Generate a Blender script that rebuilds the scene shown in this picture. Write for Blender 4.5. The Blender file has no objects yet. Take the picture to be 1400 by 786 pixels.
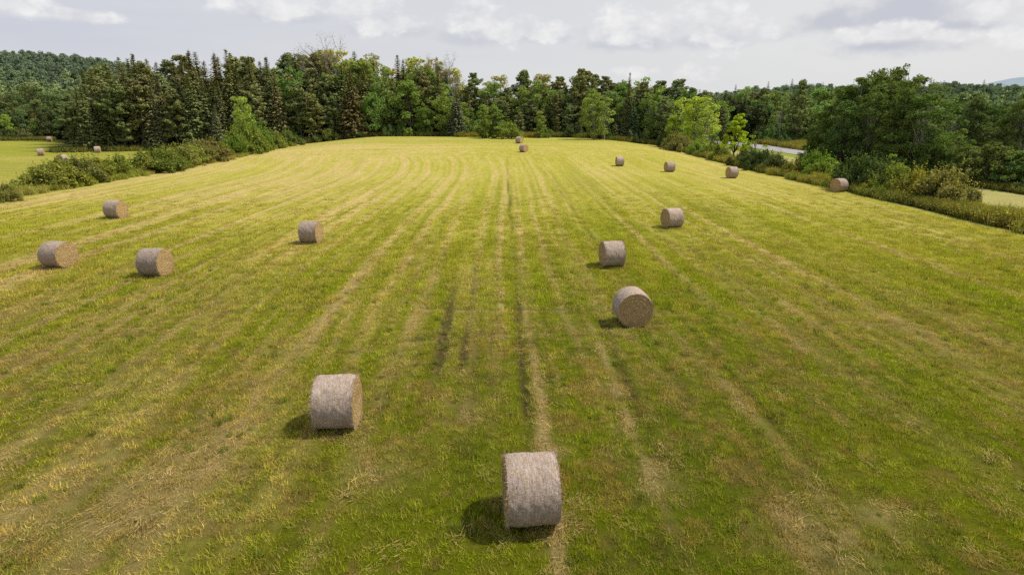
import bpy, math, random
import numpy as np
from mathutils import Vector, Matrix

R = math.radians
sc = bpy.context.scene
COL = sc.collection
rng = np.random.default_rng(7)
random.seed(7)

# ------------------------------------------------------------------ camera
FPX, PITCH, CH, YAW = 850.0, R(15.75), 8.5, -0.0141
cam = bpy.data.cameras.new('camera')
cam.sensor_width = 36.0
cam.lens = FPX * 36.0 / 1400.0
cam.clip_start = 0.1
cam.clip_end = 12000
camo = bpy.data.objects.new('camera', cam)
COL.objects.link(camo)
camo.location = (0, 0, CH)
camo.rotation_euler = (R(90) - PITCH, 0, YAW)
sc.camera = camo

# ------------------------------------------------------------------ noise
def hsh(ix, iy, s):
    v = (ix.astype(np.int64) * 374761393 + iy.astype(np.int64) * 668265263 + s * 1442695041) & 0xFFFFFFFF
    v = ((v ^ (v >> 13)) * 1274126177) & 0xFFFFFFFF
    v = (v ^ (v >> 16)) & 0xFFFFFF
    return v / float(0xFFFFFF)

def vn(x, y, s=0):
    x = np.asarray(x, float); y = np.asarray(y, float)
    x, y = np.broadcast_arrays(x, y)
    ix = np.floor(x); iy = np.floor(y)
    fx = x - ix; fy = y - iy
    fx = fx * fx * (3 - 2 * fx); fy = fy * fy * (3 - 2 * fy)
    a = hsh(ix, iy, s); b = hsh(ix + 1, iy, s); c = hsh(ix, iy + 1, s); d = hsh(ix + 1, iy + 1, s)
    return (a * (1 - fx) + b * fx) * (1 - fy) + (c * (1 - fx) + d * fx) * fy

def fbm(x, y, s=0, o=4):
    t = 0; a = 1.0; n = 0
    for k in range(o):
        t = t + a * vn(x * 2 ** k, y * 2 ** k, s + k * 17); n += a; a *= .55
    return t / n

def S(a, b, x):
    t = np.clip((x - a) / (b - a), 0, 1)
    return t * t * (3 - 2 * t)

def terr(x, y):
    x = np.asarray(x, float); y = np.asarray(y, float)
    w = S(-62, -30, x) * (1 - S(20, 48, x))
    z = 2.2 * S(92, 168, y) * w
    z = z + 0.35 * (fbm(x / 34, y / 34, 3, 2) - .5) * S(20, 60, y)
    z = z - 0.5 * S(-52, -66, x) * S(60, 100, y)
    return z

def terr1(x, y): return float(terr(x, y))

# world point on the ground that stands at photo column px and forward distance F
def at(px, F):
    z = 0.0
    for _ in range(3):
        zc = F * math.cos(PITCH) + (CH - z) * math.sin(PITCH)
        L = (px - 700) / FPX * zc
        c, s = math.cos(YAW), math.sin(YAW)
        x = L * c - F * s; y = L * s + F * c
        z = terr1(x, y)
    return x, y, z

def atp(px, py):            # ground point seen at photo pixel (px, py)
    ang = math.atan((py - 393) / FPX) + PITCH
    z = 0.0
    for _ in range(12):
        F = (CH - z) / math.tan(max(ang, .004))
        x, y, zz = at(px, F); z = .5 * z + .5 * zz
    return at(px, F)[:2] + (at(px, F)[2],)

def top_z(py, F):
    return CH - F * math.tan(math.atan((py - 393) / FPX) + PITCH)

# ------------------------------------------------------------------ materials
def newmat(name):
    m = bpy.data.materials.new(name); m.use_nodes = True
    nt = m.node_tree; nt.nodes.clear()
    out = nt.nodes.new('ShaderNodeOutputMaterial')
    return m, nt, out

def N(nt, t, **kw):
    n = nt.nodes.new(t)
    for k, v in kw.items():
        if k.startswith('i_'): n.inputs[int(k[2:])].default_value = v
        else: setattr(n, k, v)
    return n

def mth(nt, op, a, b=None, c=None, clamp=False):
    n = nt.nodes.new('ShaderNodeMath'); n.operation = op; n.use_clamp = clamp
    for i, v in enumerate((a, b, c)):
        if v is None: continue
        if isinstance(v, (int, float)): n.inputs[i].default_value = v
        else: nt.links.new(v, n.inputs[i])
    return n.outputs[0]

def mixc(nt, f, a, b, mode='MIX'):
    n = nt.nodes.new('ShaderNodeMix'); n.data_type = 'RGBA'; n.blend_type = mode; n.clamp_factor = True
    for i, v in ((0, f), (6, a), (7, b)):
        if isinstance(v, (int, float)): n.inputs[i].default_value = v
        elif isinstance(v, tuple): n.inputs[i].default_value = (*v, 1)
        else: nt.links.new(v, n.inputs[i])
    return n.outputs[2]

def noise(nt, vec, scale, detail=3, rough=.55):
    n = N(nt, 'ShaderNodeTexNoise'); n.inputs['Scale'].default_value = scale
    n.inputs['Detail'].default_value = detail; n.inputs['Roughness'].default_value = rough
    if vec is not None: nt.links.new(vec, n.inputs['Vector'])
    return n.outputs[0]

def rmp(nt, v, a, b, lo=0., hi=1.):
    n = N(nt, 'ShaderNodeMapRange'); nt.links.new(v, n.inputs[0])
    for i, q in zip((1, 2, 3, 4), (a, b, lo, hi)): n.inputs[i].default_value = q
    return n.outputs[0]

def leaf_material(name, source='object', trans=.38, lo=.55, hi=1.5, warm=(1.25, 1.05, .7), dry=0.):
    m, nt, out = newmat(name)
    if source == 'object':
        base = N(nt, 'ShaderNodeObjectInfo').outputs['Color']
    else:
        a = N(nt, 'ShaderNodeAttribute'); a.attribute_type = 'INSTANCER'; a.attribute_name = 'tint'; base = a.outputs['Color']
    rnd = N(nt, 'ShaderNodeNewGeometry').outputs['Random Per Island']
    k = rmp(nt, rnd, 0, 1, lo, hi)
    comb = N(nt, 'ShaderNodeCombineXYZ')
    for i in range(3): nt.links.new(k, comb.inputs[i])
    c1 = mixc(nt, 1.0, base, comb.outputs[0], 'MULTIPLY')
    r2 = mth(nt, 'FRACT', mth(nt, 'MULTIPLY', rnd, 37.7))
    c2 = mixc(nt, mth(nt, 'MULTIPLY', r2, .55), c1, mixc(nt, 1.0, c1, warm, 'MULTIPLY'))
    if dry:
        r3 = mth(nt, 'FRACT', mth(nt, 'MULTIPLY', rnd, 91.3))
        c2 = mixc(nt, mth(nt, 'MULTIPLY', mth(nt, 'LESS_THAN', r3, dry), .75), c2, mixc(nt, r2, (.22, .14, .045), (.56, .42, .16)))
    d = N(nt, 'ShaderNodeBsdfDiffuse'); t = N(nt, 'ShaderNodeBsdfTranslucent')
    nt.links.new(c2, d.inputs[0]); nt.links.new(mixc(nt, 1.0, c2, (1.25, 1.35, .6), 'MULTIPLY'), t.inputs[0])
    mx = N(nt, 'ShaderNodeMixShader'); mx.inputs[0].default_value = trans
    nt.links.new(d.outputs[0], mx.inputs[1]); nt.links.new(t.outputs[0], mx.inputs[2])
    nt.links.new(mx.outputs[0], out.inputs[0])
    return m

M_LEAF = leaf_material('foliage')
M_NEEDLE = leaf_material('needles', trans=.18, lo=.5, hi=1.55, warm=(1.5, 1.1, .8))
M_GRASS = leaf_material('grass_blades', 'inst', trans=.3, lo=.5, hi=1.6, warm=(1.22, 1.02, .85), dry=.30)
M_STRAWI = leaf_material('loose_straw', 'inst', trans=.15, lo=.5, hi=1.3, warm=(1.05, .95, .8))
M_FAR = leaf_material('far_foliage', 'inst', trans=.25, lo=.6, hi=1.4)

def simple(name, c1, c2, scale, rough=.9, coord='Object', bump=0., bs=None):
    m, nt, out = newmat(name)
    tc = N(nt, 'ShaderNodeTexCoord').outputs[coord]
    n1 = noise(nt, tc, scale, 5, .65)
    col = mixc(nt, rmp(nt, n1, .3, .7), c1, c2)
    p = N(nt, 'ShaderNodeBsdfPrincipled'); nt.links.new(col, p.inputs['Base Color']); p.inputs['Roughness'].default_value = rough
    p.inputs['Specular IOR Level'].default_value = .15
    if bump:
        b = N(nt, 'ShaderNodeBump'); b.inputs['Strength'].default_value = bump; b.inputs['Distance'].default_value = .1
        nt.links.new(noise(nt, tc, bs or scale * 2, 5), b.inputs['Height']); nt.links.new(b.outputs[0], p.inputs['Normal'])
    nt.links.new(p.outputs[0], out.inputs[0])
    return m

M_BARK = simple('bark', (.05, .04, .032), (.13, .11, .09), 3, bump=.5)
M_PALEBARK = simple('pale_bark', (.16, .14, .12), (.42, .40, .36), 2.2, bump=.3)

# ------------------------------------------------------------------ mesh helpers
def mesh_quads(name, V, F, mats, mi=None, smooth=False):
    me = bpy.data.meshes.new(name)
    V = np.asarray(V, np.float32); F = np.asarray(F, np.int32)
    me.vertices.add(len(V)); me.vertices.foreach_set('co', V.ravel())
    me.loops.add(F.size); me.loops.foreach_set('vertex_index', F.ravel())
    me.polygons.add(len(F)); me.polygons.foreach_set('loop_start', np.arange(0, F.size, 4, dtype=np.int32))
    me.polygons.foreach_set('loop_total', np.full(len(F), 4, np.int32))
    for m in mats: me.materials.append(m)
    if mi is not None: me.polygons.foreach_set('material_index', np.asarray(mi, np.int32))
    me.update(calc_edges=True); me.validate()
    me.polygons.foreach_set('use_smooth', np.full(len(me.polygons), smooth, bool))
    return me

class Q:                        # collects quads
    def __init__(s): s.v = []; s.f = []; s.n = 0
    def add(s, V, F):
        V = np.asarray(V, float).reshape(-1, 3); s.v.append(V); s.f.append(np.asarray(F, int).reshape(-1, 4) + s.n); s.n += len(V)
    def cards(s, C, A, B):      # rhombic leaf-like faces
        n = len(C)
        V = np.stack([C - A, C + B * .9 - A * .15, C + A, C - B * .9 + A * .1], 1)
        s.add(V, np.arange(4 * n).reshape(n, 4))
    def blades(s, P, D, W):     # narrow tapering strands from root P along D, half width vector W
        n = len(P)
        V = np.stack([P - W, P + W, P + D + W * .15, P + D - W * .15], 1)
        s.add(V, np.arange(4 * n).reshape(n, 4))
    def tube(s, pts, rad, k=6):
        pts = [np.array(p, float) for p in pts]; rings = []
        for i, p in enumerate(pts):
            d = (pts[min(i + 1, len(pts) - 1)] - pts[max(i - 1, 0)]); d /= (np.linalg.norm(d) + 1e-9)
            a = np.cross(d, [0, 1, .01] if abs(d[1]) < .9 else [1, 0, 0]); a /= np.linalg.norm(a); b = np.cross(d, a)
            th = np.linspace(0, 2 * np.pi, k, endpoint=False)
            rings.append(p + rad[i] * (np.outer(np.cos(th), a) + np.outer(np.sin(th), b)))
        F = []
        for i in range(len(pts) - 1):
            for j in range(k):
                F.append((i * k + j, i * k + (j + 1) % k, (i + 1) * k + (j + 1) % k, (i + 1) * k + j))
        s.add(np.concatenate(rings), F)
    def mesh(s, name, mats, smooth=False):
        return mesh_quads(name, np.concatenate(s.v), np.concatenate(s.f), mats, smooth=smooth)

def unit(n, g):
    v = g.normal(size=(n, 3)); return v / np.linalg.norm(v, axis=1, keepdims=True)

def leaves(q, C, g, size, flat=.0, out=None):
    n = len(C)
    A = unit(n, g)
    if out is not None:                      # leaf planes face roughly outwards
        nn = out + unit(n, g) * .9; nn /= np.linalg.norm(nn, axis=1, keepdims=True)
        A = A - nn * np.sum(A * nn, 1, keepdims=True); A /= np.linalg.norm(A, axis=1, keepdims=True) + 1e-9
        B = np.cross(nn, A)
    else:
        B = np.cross(A, unit(n, g)); B /= np.linalg.norm(B, axis=1, keepdims=True) + 1e-9
    A[:, 2] *= (1 - flat); B[:, 2] *= (1 - flat)
    sz = size * g.uniform(.6, 1.35, (n, 1))
    q.cards(C, A * sz, B * sz * .6)

# ------------------------------------------------------------------ tree kinds (mesh pairs: trunk, crown)
def bent(p0, p1, g, k=5, amp=.04):
    p0 = np.array(p0, float); p1 = np.array(p1, float); L = np.linalg.norm(p1 - p0)
    off = np.cumsum(g.normal(size=(k, 3)) * amp * L / k, 0); off[:, 2] *= .3
    return [p0 + (p1 - p0) * i / (k - 1) + (off[i] if 0 < i < k - 1 else 0) for i in range(k)]

def make_spruce(seed, H=16., Rb=3.5, sparse=1.0, power=1.0, dens=1.25, base=.03, csize=.36):
    g = np.random.default_rng(seed); q = Q(); t = Q()
    t.tube([(0, 0, -.3), (.03, 0, H * .3), (0, .05, H * .65), (0, 0, H * .985)], [H * .013, H * .010, H * .006, .02], 7)
    z = H * base
    lean = g.uniform(0, 6.28); ph = g.uniform(0, 6.28, 3)
    while z < H * .99:
        f = z / H
        Lm = Rb * (1 - f) ** power * (1 if f > .12 else .72 + 2.3 * f) + .12
        nb = max(4, int((6 + 5 * (1 - f)) * dens))
        a0 = g.uniform(0, 6.28)
        for i in range(nb):
            a = a0 + i * 6.283 / nb + g.normal() * .2
            L = Lm * g.uniform(.62, 1.16) * (1 + .13 * math.sin(a * 2 + ph[0] + f * 5) + .1 * math.sin(a * 3 + ph[1] - f * 9))
            droop = -.12 - .38 * (1 - f) + g.normal() * .07
            if f > .8: droop = .35 * (f - .8) / .2 + .1
            d = np.array([math.cos(a), math.sin(a), droop]); d /= np.linalg.norm(d)
            side = np.array([-math.sin(a), math.cos(a), 0])
            n = max(2, int(L / (.34 * sparse)))
            tt = np.linspace(.12, 1, n)
            P = np.array([0, 0, z]) + np.outer(tt * L, d) + np.outer((tt ** 2) * L * .16, [0, 0, 1])
            if f < .7: t.tube([(0, 0, z), P[-1] * .98 + np.array([0, 0, z]) * .02], [.035 + .02 * (1 - f), .01], 3)
            for sg in (-1, 1, 0):
                ang = (g.uniform(.45, .95, n) * sg)[:, None]
                A = d * np.cos(ang) + side * np.sin(ang) + np.array([0, 0, -.25]) + g.normal(size=(n, 3)) * .12
                A /= np.linalg.norm(A, axis=1, keepdims=True)
                s = (csize * (1.35 - .5 * tt) * g.uniform(.7, 1.3, n) * (1 - .62 * S(.6, 1.0, f)))[:, None]
                up = np.array([0, 0, 1.]) + g.normal(size=(n, 3)) * .45
                B = np.cross(A, up); B /= np.linalg.norm(B, axis=1, keepdims=True)
                q.cards(P + A * s * .7 * (abs(sg) * 1) + g.normal(size=(n, 3)) * .05, A * s, B * s * .42)
        z += (.30 + .10 * (1 - f)) * sparse * g.uniform(.8, 1.2) * H / 16.
    leaves(q, np.array([0, 0, H * .985]) + g.normal(size=(10, 3)) * [.03, .03, .28], g, .09)
    return t.mesh('spruce_trunk', [M_BARK]), q.mesh('spruce_crown', [M_NEEDLE])

def make_pine(seed, H=17., Rb=3.3, base=.22):
    g = np.random.default_rng(seed); q = Q(); t = Q()
    tip = (g.normal() * .4, g.normal() * .4, H * .95)
    t.tube(bent((0, 0, -.3), tip, g, 6, .02), np.linspace(H * .014, .04, 6), 7)
    z = H * base
    while z < H * .97:
        f = (z / H - base) / (1 - base)
        Lm = Rb * (.55 + 1.1 * f * (1 - f) + .25 * math.sin(z * 1.7 + seed)) * (1 if f < .6 else 1.0 - (f - .6) * 1.9)
        Lm = max(Lm, .6)
        for i in range(int(g.integers(4, 7))):
            a = g.uniform(0, 6.283); L = Lm * g.uniform(.5, 1.2)
            d = np.array([math.cos(a), math.sin(a), .18 + .3 * f]); e = np.array([0, 0, z]) + d * L
            t.tube([(0, 0, z), e], [.06 * (1 - f) + .03, .015], 4)
            for k in range(max(2, int(L / .55))):
                c = np.array([0, 0, z]) + d * L * (.35 + .65 * (k + 1) / max(2, int(L / .55))) + g.normal(size=3) * .16
                r = g.uniform(.4, .72)
                n = 48; u = unit(n, g); C = c + u * [r, r, r * .62] * (g.uniform(.4, 1, (n, 1)) ** .5)
                leaves(q, C, g, .22, flat=.1, out=u + [0, 0, .5])
        z += g.uniform(.45, .9)
    return t.mesh('pine_trunk', [M_BARK]), q.mesh('pine_crown', [M_NEEDLE])

def make_broad(seed, H=14., Rb=3.6, base=.18, ncl=40, per=170, leaf=.235, cl=.155, shape='oval', bark=None, fill=.55, stems=1):
    g = np.random.default_rng(seed); q = Q(); t = Q()
    top = np.array([g.normal() * .3, g.normal() * .3, H * .84])
    tr = []
    for s in range(stems):
        b = np.array([g.normal() * .35, g.normal() * .35, -.3]) if stems > 1 else np.array([0, 0, -.3])
        e = top + (g.normal(size=3) * [Rb * .35, Rb * .35, H * .07] if stems > 1 else 0)
        pts = bent(b, e, g, 6, .05); tr.append(pts)
        t.tube(pts, np.linspace(H * .0115 / math.sqrt(stems), .02, 6), 7)
    cnt = 0; tries = 0
    ph = g.uniform(0, 6.28, 4)
    while cnt < ncl and tries < 5000:
        tries += 1
        f = g.uniform(0, 1) ** .9
        if shape == 'oval': w = math.sqrt(max(0, 1 - (2 * f - .85) ** 2 / 1.5)) if f > .425 else .62 + .38 * f / .425
        elif shape == 'column': w = .45 + .75 * math.sin(math.pi * min(1, f * .9 + .12)) ** .8
        elif shape == 'cone': w = 1.08 * (1 - f) ** .75 + .12
        else: w = math.sqrt(max(0.02, 1 - f ** 2))           # dome
        a = g.uniform(0, 6.283); r = math.sqrt(g.uniform(.12, 1))
        w *= 1 + .22 * math.sin(a * 2 + ph[0] + f * 3) + .14 * math.sin(3 * a + ph[1] - 5 * f)
        z = H * (base + (1 - base) * f * .95)
        c = np.array([math.cos(a) * r * Rb * w, math.sin(a) * r * Rb * w, z]) + [top[0] * f, top[1] * f, 0]
        rc = cl * math.sqrt(H * Rb * 2) * g.uniform(.55, 1.25) * (1 - .35 * f)
        pts = tr[int(g.integers(stems))]
        k = min(4, max(0, int(5 * (z / H - .18)))); t0 = pts[k]
        if z - t0[2] > .3: t.tube([t0, (t0 + c) / 2 + [0, 0, .1], c], [.03 + .003 * H * (1 - f), .022, .01], 4)
        n = int(per * (rc / (cl * math.sqrt(H * Rb * 2))) ** 1.6) + 8
        u = unit(n, g); rad = g.uniform(fill, 1.0, (n, 1)) ** .6
        lump = 1 + .25 * np.sin(u[:, :1] * 5 + cnt) * np.sin(u[:, 1:2] * 6 + 2 * cnt)
        C = c + u * [rc, rc, rc * .78] * rad * lump
        C[:, 2] = np.maximum(C[:, 2], .05)
        leaves(q, C, g, leaf, out=u + [0, 0, .35])
        cnt += 1
    return t.mesh('trunk', [bark or M_BARK]), q.mesh('crown', [M_LEAF])

def make_bare(seed, H=17., Rb=2.5):
    g = np.random.default_rng(seed); q = Q(); t = Q()
    def br(p, d, L, r, lev):
        e = p + d * L; t.tube([p, (p + e) / 2 + g.normal(size=3) * L * .04, e], [r, r * .8, r * .55], 4)
        if lev == 0:
            n = 7; C = e + g.normal(size=(n, 3)) * .35; leaves(q, C, g, .085); return
        for k in range(3 if lev > 1 else 4):
            nd = d * .9 + g.normal(size=3) * .42 + [0, 0, .3]; nd /= np.linalg.norm(nd)
            br(p + d * L * g.uniform(.45, 1), nd, L * g.uniform(.5, .72), r * .55, lev - 1)
    t.tube([(0, 0, -.3), (0, 0, H * .45)], [.2, .14], 6)
    for k in range(4):
        d = np.array([g.normal() * .25, g.normal() * .25, 1]); d /= np.linalg.norm(d)
        br(np.array([0, 0, H * (.3 + .05 * k)]), d, H * .3, .11, 3)
    return t.mesh('bare_trunk', [M_PALEBARK]), q.mesh('bare_crown', [M_LEAF])

def make_bush(seed, H=3., Rb=2.4, ncl=30, per=150, leaf=.14):
    g = np.random.default_rng(seed); q = Q(); t = Q()
    ph = g.uniform(0, 6.28, 3)
    for i in range(ncl):
        a = g.uniform(0, 6.283); r = math.sqrt(g.uniform(0, 1)) * Rb * (1 + .2 * math.sin(2 * a + ph[0]))
        f = r / (Rb * 1.2); zmax = H * (1 - f ** 2 * .75) * g.uniform(.45, 1.05)
        rc = g.uniform(.38, .8) * H / 3.
        c = np.array([math.cos(a) * r, math.sin(a) * r, max(zmax - rc * .6, rc * .4)])
        b = np.array([math.cos(a) * r * .25, math.sin(a) * r * .25, -.1])
        t.tube([b, (b + c) / 2 + [0, 0, .15], c], [.045, .03, .012], 4)
        n = int(per * g.uniform(.7, 1.3)); u = unit(n, g)
        C = c + u * [rc, rc, rc * .9] * g.uniform(.35, 1.05, (n, 1)) ** .6
        C[:, 2] = np.maximum(C[:, 2], .03)
        leaves(q, C, g, leaf, out=u + [0, 0, .3])
        # upright sprigs breaking the outline
        k = 6; P = c + g.normal(size=(k, 3)) * rc * .4; D = np.stack([g.normal(size=k) * .15, g.normal(size=k) * .15, g.uniform(.5, 1.1, k)], 1) * H / 3.
        for s in (.5, .8, 1.): leaves(q, P + D * s, g, leaf * .8)
    return t.mesh('bush_stems', [M_BARK]), q.mesh('bush_leaves', [M_LEAF])

KIND = {}
KIND['spruce'] = [make_spruce(11), make_spruce(12, Rb=3.0, power=1.1), make_spruce(13, Rb=4.2, power=.95), make_spruce(14, Rb=3.2, sparse=1.1, power=1.0)]
KIND['pine'] = [make_pine(21), make_pine(22, Rb=2.8, base=.35), make_pine(23, Rb=3.8, base=.15)]
KIND['broad'] = [make_broad(31), make_broad(32, Rb=3.0, shape='column'), make_broad(33, Rb=4.0, ncl=40), make_broad(34, Rb=3.3, shape='dome', base=.1)]
KIND['aspen'] = [make_broad(41, Rb=2.1, shape='column', ncl=36, per=130, bark=M_PALEBARK, leaf=.2, cl=.15, base=.08),
                 make_broad(42, Rb=2.4, shape='column', ncl=32, per=120, bark=M_PALEBARK, leaf=.2, cl=.15, base=.14)]
KIND['bare'] = [make_bare(51), make_bare(52)]
KIND['bush'] = [make_bush(61), make_bush(62, ncl=36, Rb=2.7), make_bush(63, ncl=24, Rb=2.)]
KIND['big'] = [make_broad(71, H=16, Rb=4.6, ncl=115, per=260, leaf=.165, cl=.105, base=.03, shape='oval', fill=.4, bark=M_PALEBARK),
               make_broad(72, H=16, Rb=3.6, ncl=95, per=240, leaf=.165, cl=.11, base=.03, shape='column', fill=.4, bark=M_PALEBARK),
               make_broad(73, H=16, Rb=4.2, ncl=100, per=240, leaf=.165, cl=.11, base=.02, shape='cone', fill=.4)]
KIND['thin'] = [make_broad(81, H=16, Rb=3.0, ncl=60, per=90, leaf=.16, cl=.08, base=.25, shape='oval', fill=.4, bark=M_PALEBARK, stems=2)]
KIND['willow'] = [make_broad(91, H=6, Rb=4.2, ncl=90, per=260, leaf=.14, cl=.11, base=.02, shape='dome', fill=.4, stems=4),
                  make_broad(92, H=6, Rb=3.6, ncl=80, per=250, leaf=.14, cl=.12, base=.02, shape='dome', fill=.4, stems=4)]
KIND['sapling'] = [make_broad(95, H=9, Rb=1.9, ncl=50, per=120, leaf=.155, cl=.1, base=.08, shape='cone', fill=.3),
                   make_broad(96, H=5, Rb=1.2, ncl=16, per=40, leaf=.13, cl=.09, base=.15, shape='oval', fill=.3, stems=3)]
REFH = {'spruce': 16, 'pine': 17, 'broad': 14, 'aspen': 14, 'bare': 16.5, 'bush': 3.2, 'big': 16, 'thin': 16, 'willow': 6, 'sapling': None}
TINT = {'spruce': (.056, .074, .028), 'pine': (.068, .092, .036), 'broad': (.070, .115, .030), 'aspen': (.11, .165, .045),
        'bare': (.16, .14, .10), 'bush': (.115, .12, .035), 'big': (.045, .07, .022), 'thin': (.06, .085, .03), 'willow': (.065, .095, .032),
        'sapling': (.16, .24, .03)}
NAME = {'spruce': 'spruce_tree', 'pine': 'pine_tree', 'broad': 'leafy_tree', 'aspen': 'aspen_tree', 'bare': 'bare_tree', 'bush': 'bush', 'big': 'leafy_tree',
        'thin': 'leafy_tree', 'willow': 'willow_bush', 'sapling': 'young_tree'}
TREES = []

def plant(kind, px, F, top=None, H=None, tint=None, label=None, where='', group=None, var=None, wide=1.0, row='', pos=None):
    x, y, z = pos if pos else at(px, F)
    vi = random.randrange(len(KIND[kind])) if var is None else var
    tm, cm = KIND[kind][vi]
    if H is None: H = max(1.2, top_z(top, F) - z)
    ref = REFH[kind] or (9, 5)[vi]
    s = H / ref
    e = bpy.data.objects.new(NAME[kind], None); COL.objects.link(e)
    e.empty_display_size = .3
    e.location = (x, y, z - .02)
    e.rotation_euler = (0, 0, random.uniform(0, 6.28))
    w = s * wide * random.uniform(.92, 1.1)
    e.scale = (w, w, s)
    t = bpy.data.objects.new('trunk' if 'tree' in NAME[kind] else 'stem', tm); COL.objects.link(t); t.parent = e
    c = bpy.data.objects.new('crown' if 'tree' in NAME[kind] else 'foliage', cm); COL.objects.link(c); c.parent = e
    b = tint or TINT[kind]; k = random.uniform(.80, 1.22)
    k *= {'spruce': 2.1, 'pine': 2.15, 'broad': 2.1, 'aspen': 1.8, 'bush': 1.5, 'big': 1.9, 'willow': 1.85, 'sapling': 1.35}.get(kind, 1.3)
    if F > 150: b = tuple(q_ * .88 + h_ * .12 for q_, h_ in zip(b, (.105, .115, .10)))  # air haze mixed into the crown tint of distant trees
    if kind != 'bush': b = (b[0] * 1.06, b[1], b[2] * .93); k *= 1.16
    c.color = (b[0] * k * random.uniform(.88, 1.14), b[1] * k, b[2] * k * random.uniform(.85, 1.15), 1)
    e['category'] = 'bush' if 'bush' in NAME[kind] else 'tree'
    if label: e['label'] = label
    if group: e['group'] = group
    TREES.append(dict(o=e, kind=kind, px=px, F=F, H=H, row=row, where=where, label=label))
    return e

def interp(tab, x):
    return float(np.interp(x, [a for a, b in tab], [b for a, b in tab]))

SKY = [(108, 112), (130, 100), (150, 92), (200, 78), (225, 82), (245, 84), (270, 73), (290, 80), (325, 71), (345, 76), (375, 82), (400, 75), (420, 75), (440, 70), (470, 70),
       (510, 72), (540, 82), (570, 80), (600, 85), (615, 92), (640, 100), (660, 112), (680, 106), (710, 102), (745, 100), (770, 107), (800, 102), (820, 107), (850, 104),
       (880, 107), (910, 110), (940, 115), (960, 118), (975, 132)]
EDGE = [(105, 152), (150, 154), (250, 158), (380, 166), (560, 176), (640, 176), (760, 170), (860, 160), (905, 158), (975, 156)]

# main forest behind the field, back to front
def kind_at(px, row, r):
    if px < 385:
        return 'spruce' if r < (.88 if row > 0 else .74) else 'pine'
    if px < 470: return 'spruce' if r < .55 else 'pine' if r < .88 else 'broad'
    if px < 640:
        if row >= 3: return 'aspen' if r < .5 else 'broad' if r < .75 else 'spruce'
        return 'spruce' if r < .42 else 'broad' if r < .86 else 'pine'
    if px < 790: return 'pine' if r < .34 else 'broad' if r < .76 else 'aspen' if r < .88 else 'spruce'
    return 'pine' if r < .48 else 'spruce' if r < .60 else 'broad' if row > 1 else ('aspen' if r < .85 else 'broad')

ROWN = {0: 'front edge', 1: 'second rank', 2: 'middle', 3: 'rear', 4: 'back'}
for row in (4, 3, 2, 1, 0):
    step = (24, 23, 23, 22, 23)[row]
    px = 106 + row * 6
    while px < 984:
        k = kind_at(px, row, random.random())
        F = interp(EDGE, px) + (0, 4.5, 10, 16, 23)[row] + random.uniform(-1.5, 1.5)
        s = interp(SKY, px)
        d = {0: random.uniform(26, 74), 1: random.uniform(12, 50), 2: random.uniform(4, 30), 3: random.uniform(-2, 16), 4: random.uniform(-5, 8)}[row]
        if px < 385: d *= .62
        if k == 'spruce' and row > 1: d -= 4
        if px < 130 and row > 2: px += step; continue
        tint = None
        if k == 'broad' and 470 < px < 640 and row >= 3: tint = (.16, .185, .055); d -= 5
        if k == 'aspen' and row >= 3: tint = (.19, .19, .085); d -= 5
        if k == 'spruce' and random.random() < .25: tint = (.072, .075, .032)
        if k == 'spruce' and 560 < px and random.random() < .5: tint = (.055, .09, .042)
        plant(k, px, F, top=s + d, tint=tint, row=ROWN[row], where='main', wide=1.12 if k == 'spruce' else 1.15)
        px += step * random.uniform(.72, 1.28)
# notable single trees of the main forest
G1 = None
plant('bare', 425, 185, top=68, row='back', label='grey nearly bare tree whose twigs rise just left of the highest forest tops', tint=(.13, .12, .09))
plant('bare', 452, 186, top=63, row='back', label='grey nearly bare tree with open twigs at the highest point of the forest skyline', tint=(.14, .13, .09))
plant('bare', 470, 187, top=65, row='back', label='grey nearly bare tree with a brownish top, right beside the highest twigs of the skyline')
plant('bare', 590, 188, top=76, row='back', label='leftmost of the three thin pale yellowish treetops above the forest right of its highest part', tint=(.17, .17, .07))
plant('bare', 606, 188, top=80, row='back', label='middle of the three thin pale yellowish treetops above the forest right of its peak', tint=(.17, .17, .07))
plant('bare', 619, 188, top=86, row='back', label='rightmost of the three thin pale yellowish treetops, at the drop in the skyline', tint=(.15, .15, .07))
plant('pine', 791, 176, top=94, row='rear', var=1, label='tall open-topped pine with gaps of sky through its crown above the middle of the forest')
plant('pine', 802, 177, top=97, row='rear', var=1, label='open pine just right of the taller gappy pine on the forest skyline')
plant('spruce', 857, 165, top=99, row='second rank', var=1, wide=.8, label='narrow spruce with a thin spire rising above the right half of the forest')
plant('spruce', 376, 168, top=77, row='second rank', var=3, wide=.75, label='slim dark spruce standing free on the skyline between the dense spruces and the pines')
plant('spruce', 201, 160, top=73, row='second rank', var=1, label='tallest spire at the left end of the dense spruce block')
plant('spruce', 275, 163, top=68, row='second rank', var=0, label='very tall dark spruce over the left half of the dense spruce block')
plant('spruce', 324, 164, top=67, row='second rank', var=1, label='tallest sharp-tipped spruce over the right half of the dense spruce block')
plant('spruce', 484, 170, top=96, row='front edge', var=2, wide=1.15, tint=(.055, .06, .028), label='broad brownish spruce with wide layered skirts at the middle of the forest edge')
plant('spruce', 625, 173, top=120, row='front edge', var=2, wide=1.1, tint=(.05, .07, .04), label='broad blue-green spruce at the forest edge left of the bright bushy tree')
plant('spruce', 300, 158, top=143, row='front edge', var=0, tint=(.06, .085, .05), label='small pale blue-green spruce in front of the dense spruce block')
plant('sapling', 677, 160, top=142, var=0, wide=1.5, tint=(.12, .19, .035), label='bright green bushy tree standing forward of the forest beyond the two farthest middle bales')
plant('bush', 663, 161, H=4.6, tint=(.11, .17, .035), label='green bush touching the left foot of the bright bushy tree at the far field edge')
plant('bush', 696, 158, H=4.0, tint=(.12, .18, .04), label='green bush touching the right foot of the bright bushy tree at the far field edge')
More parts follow.
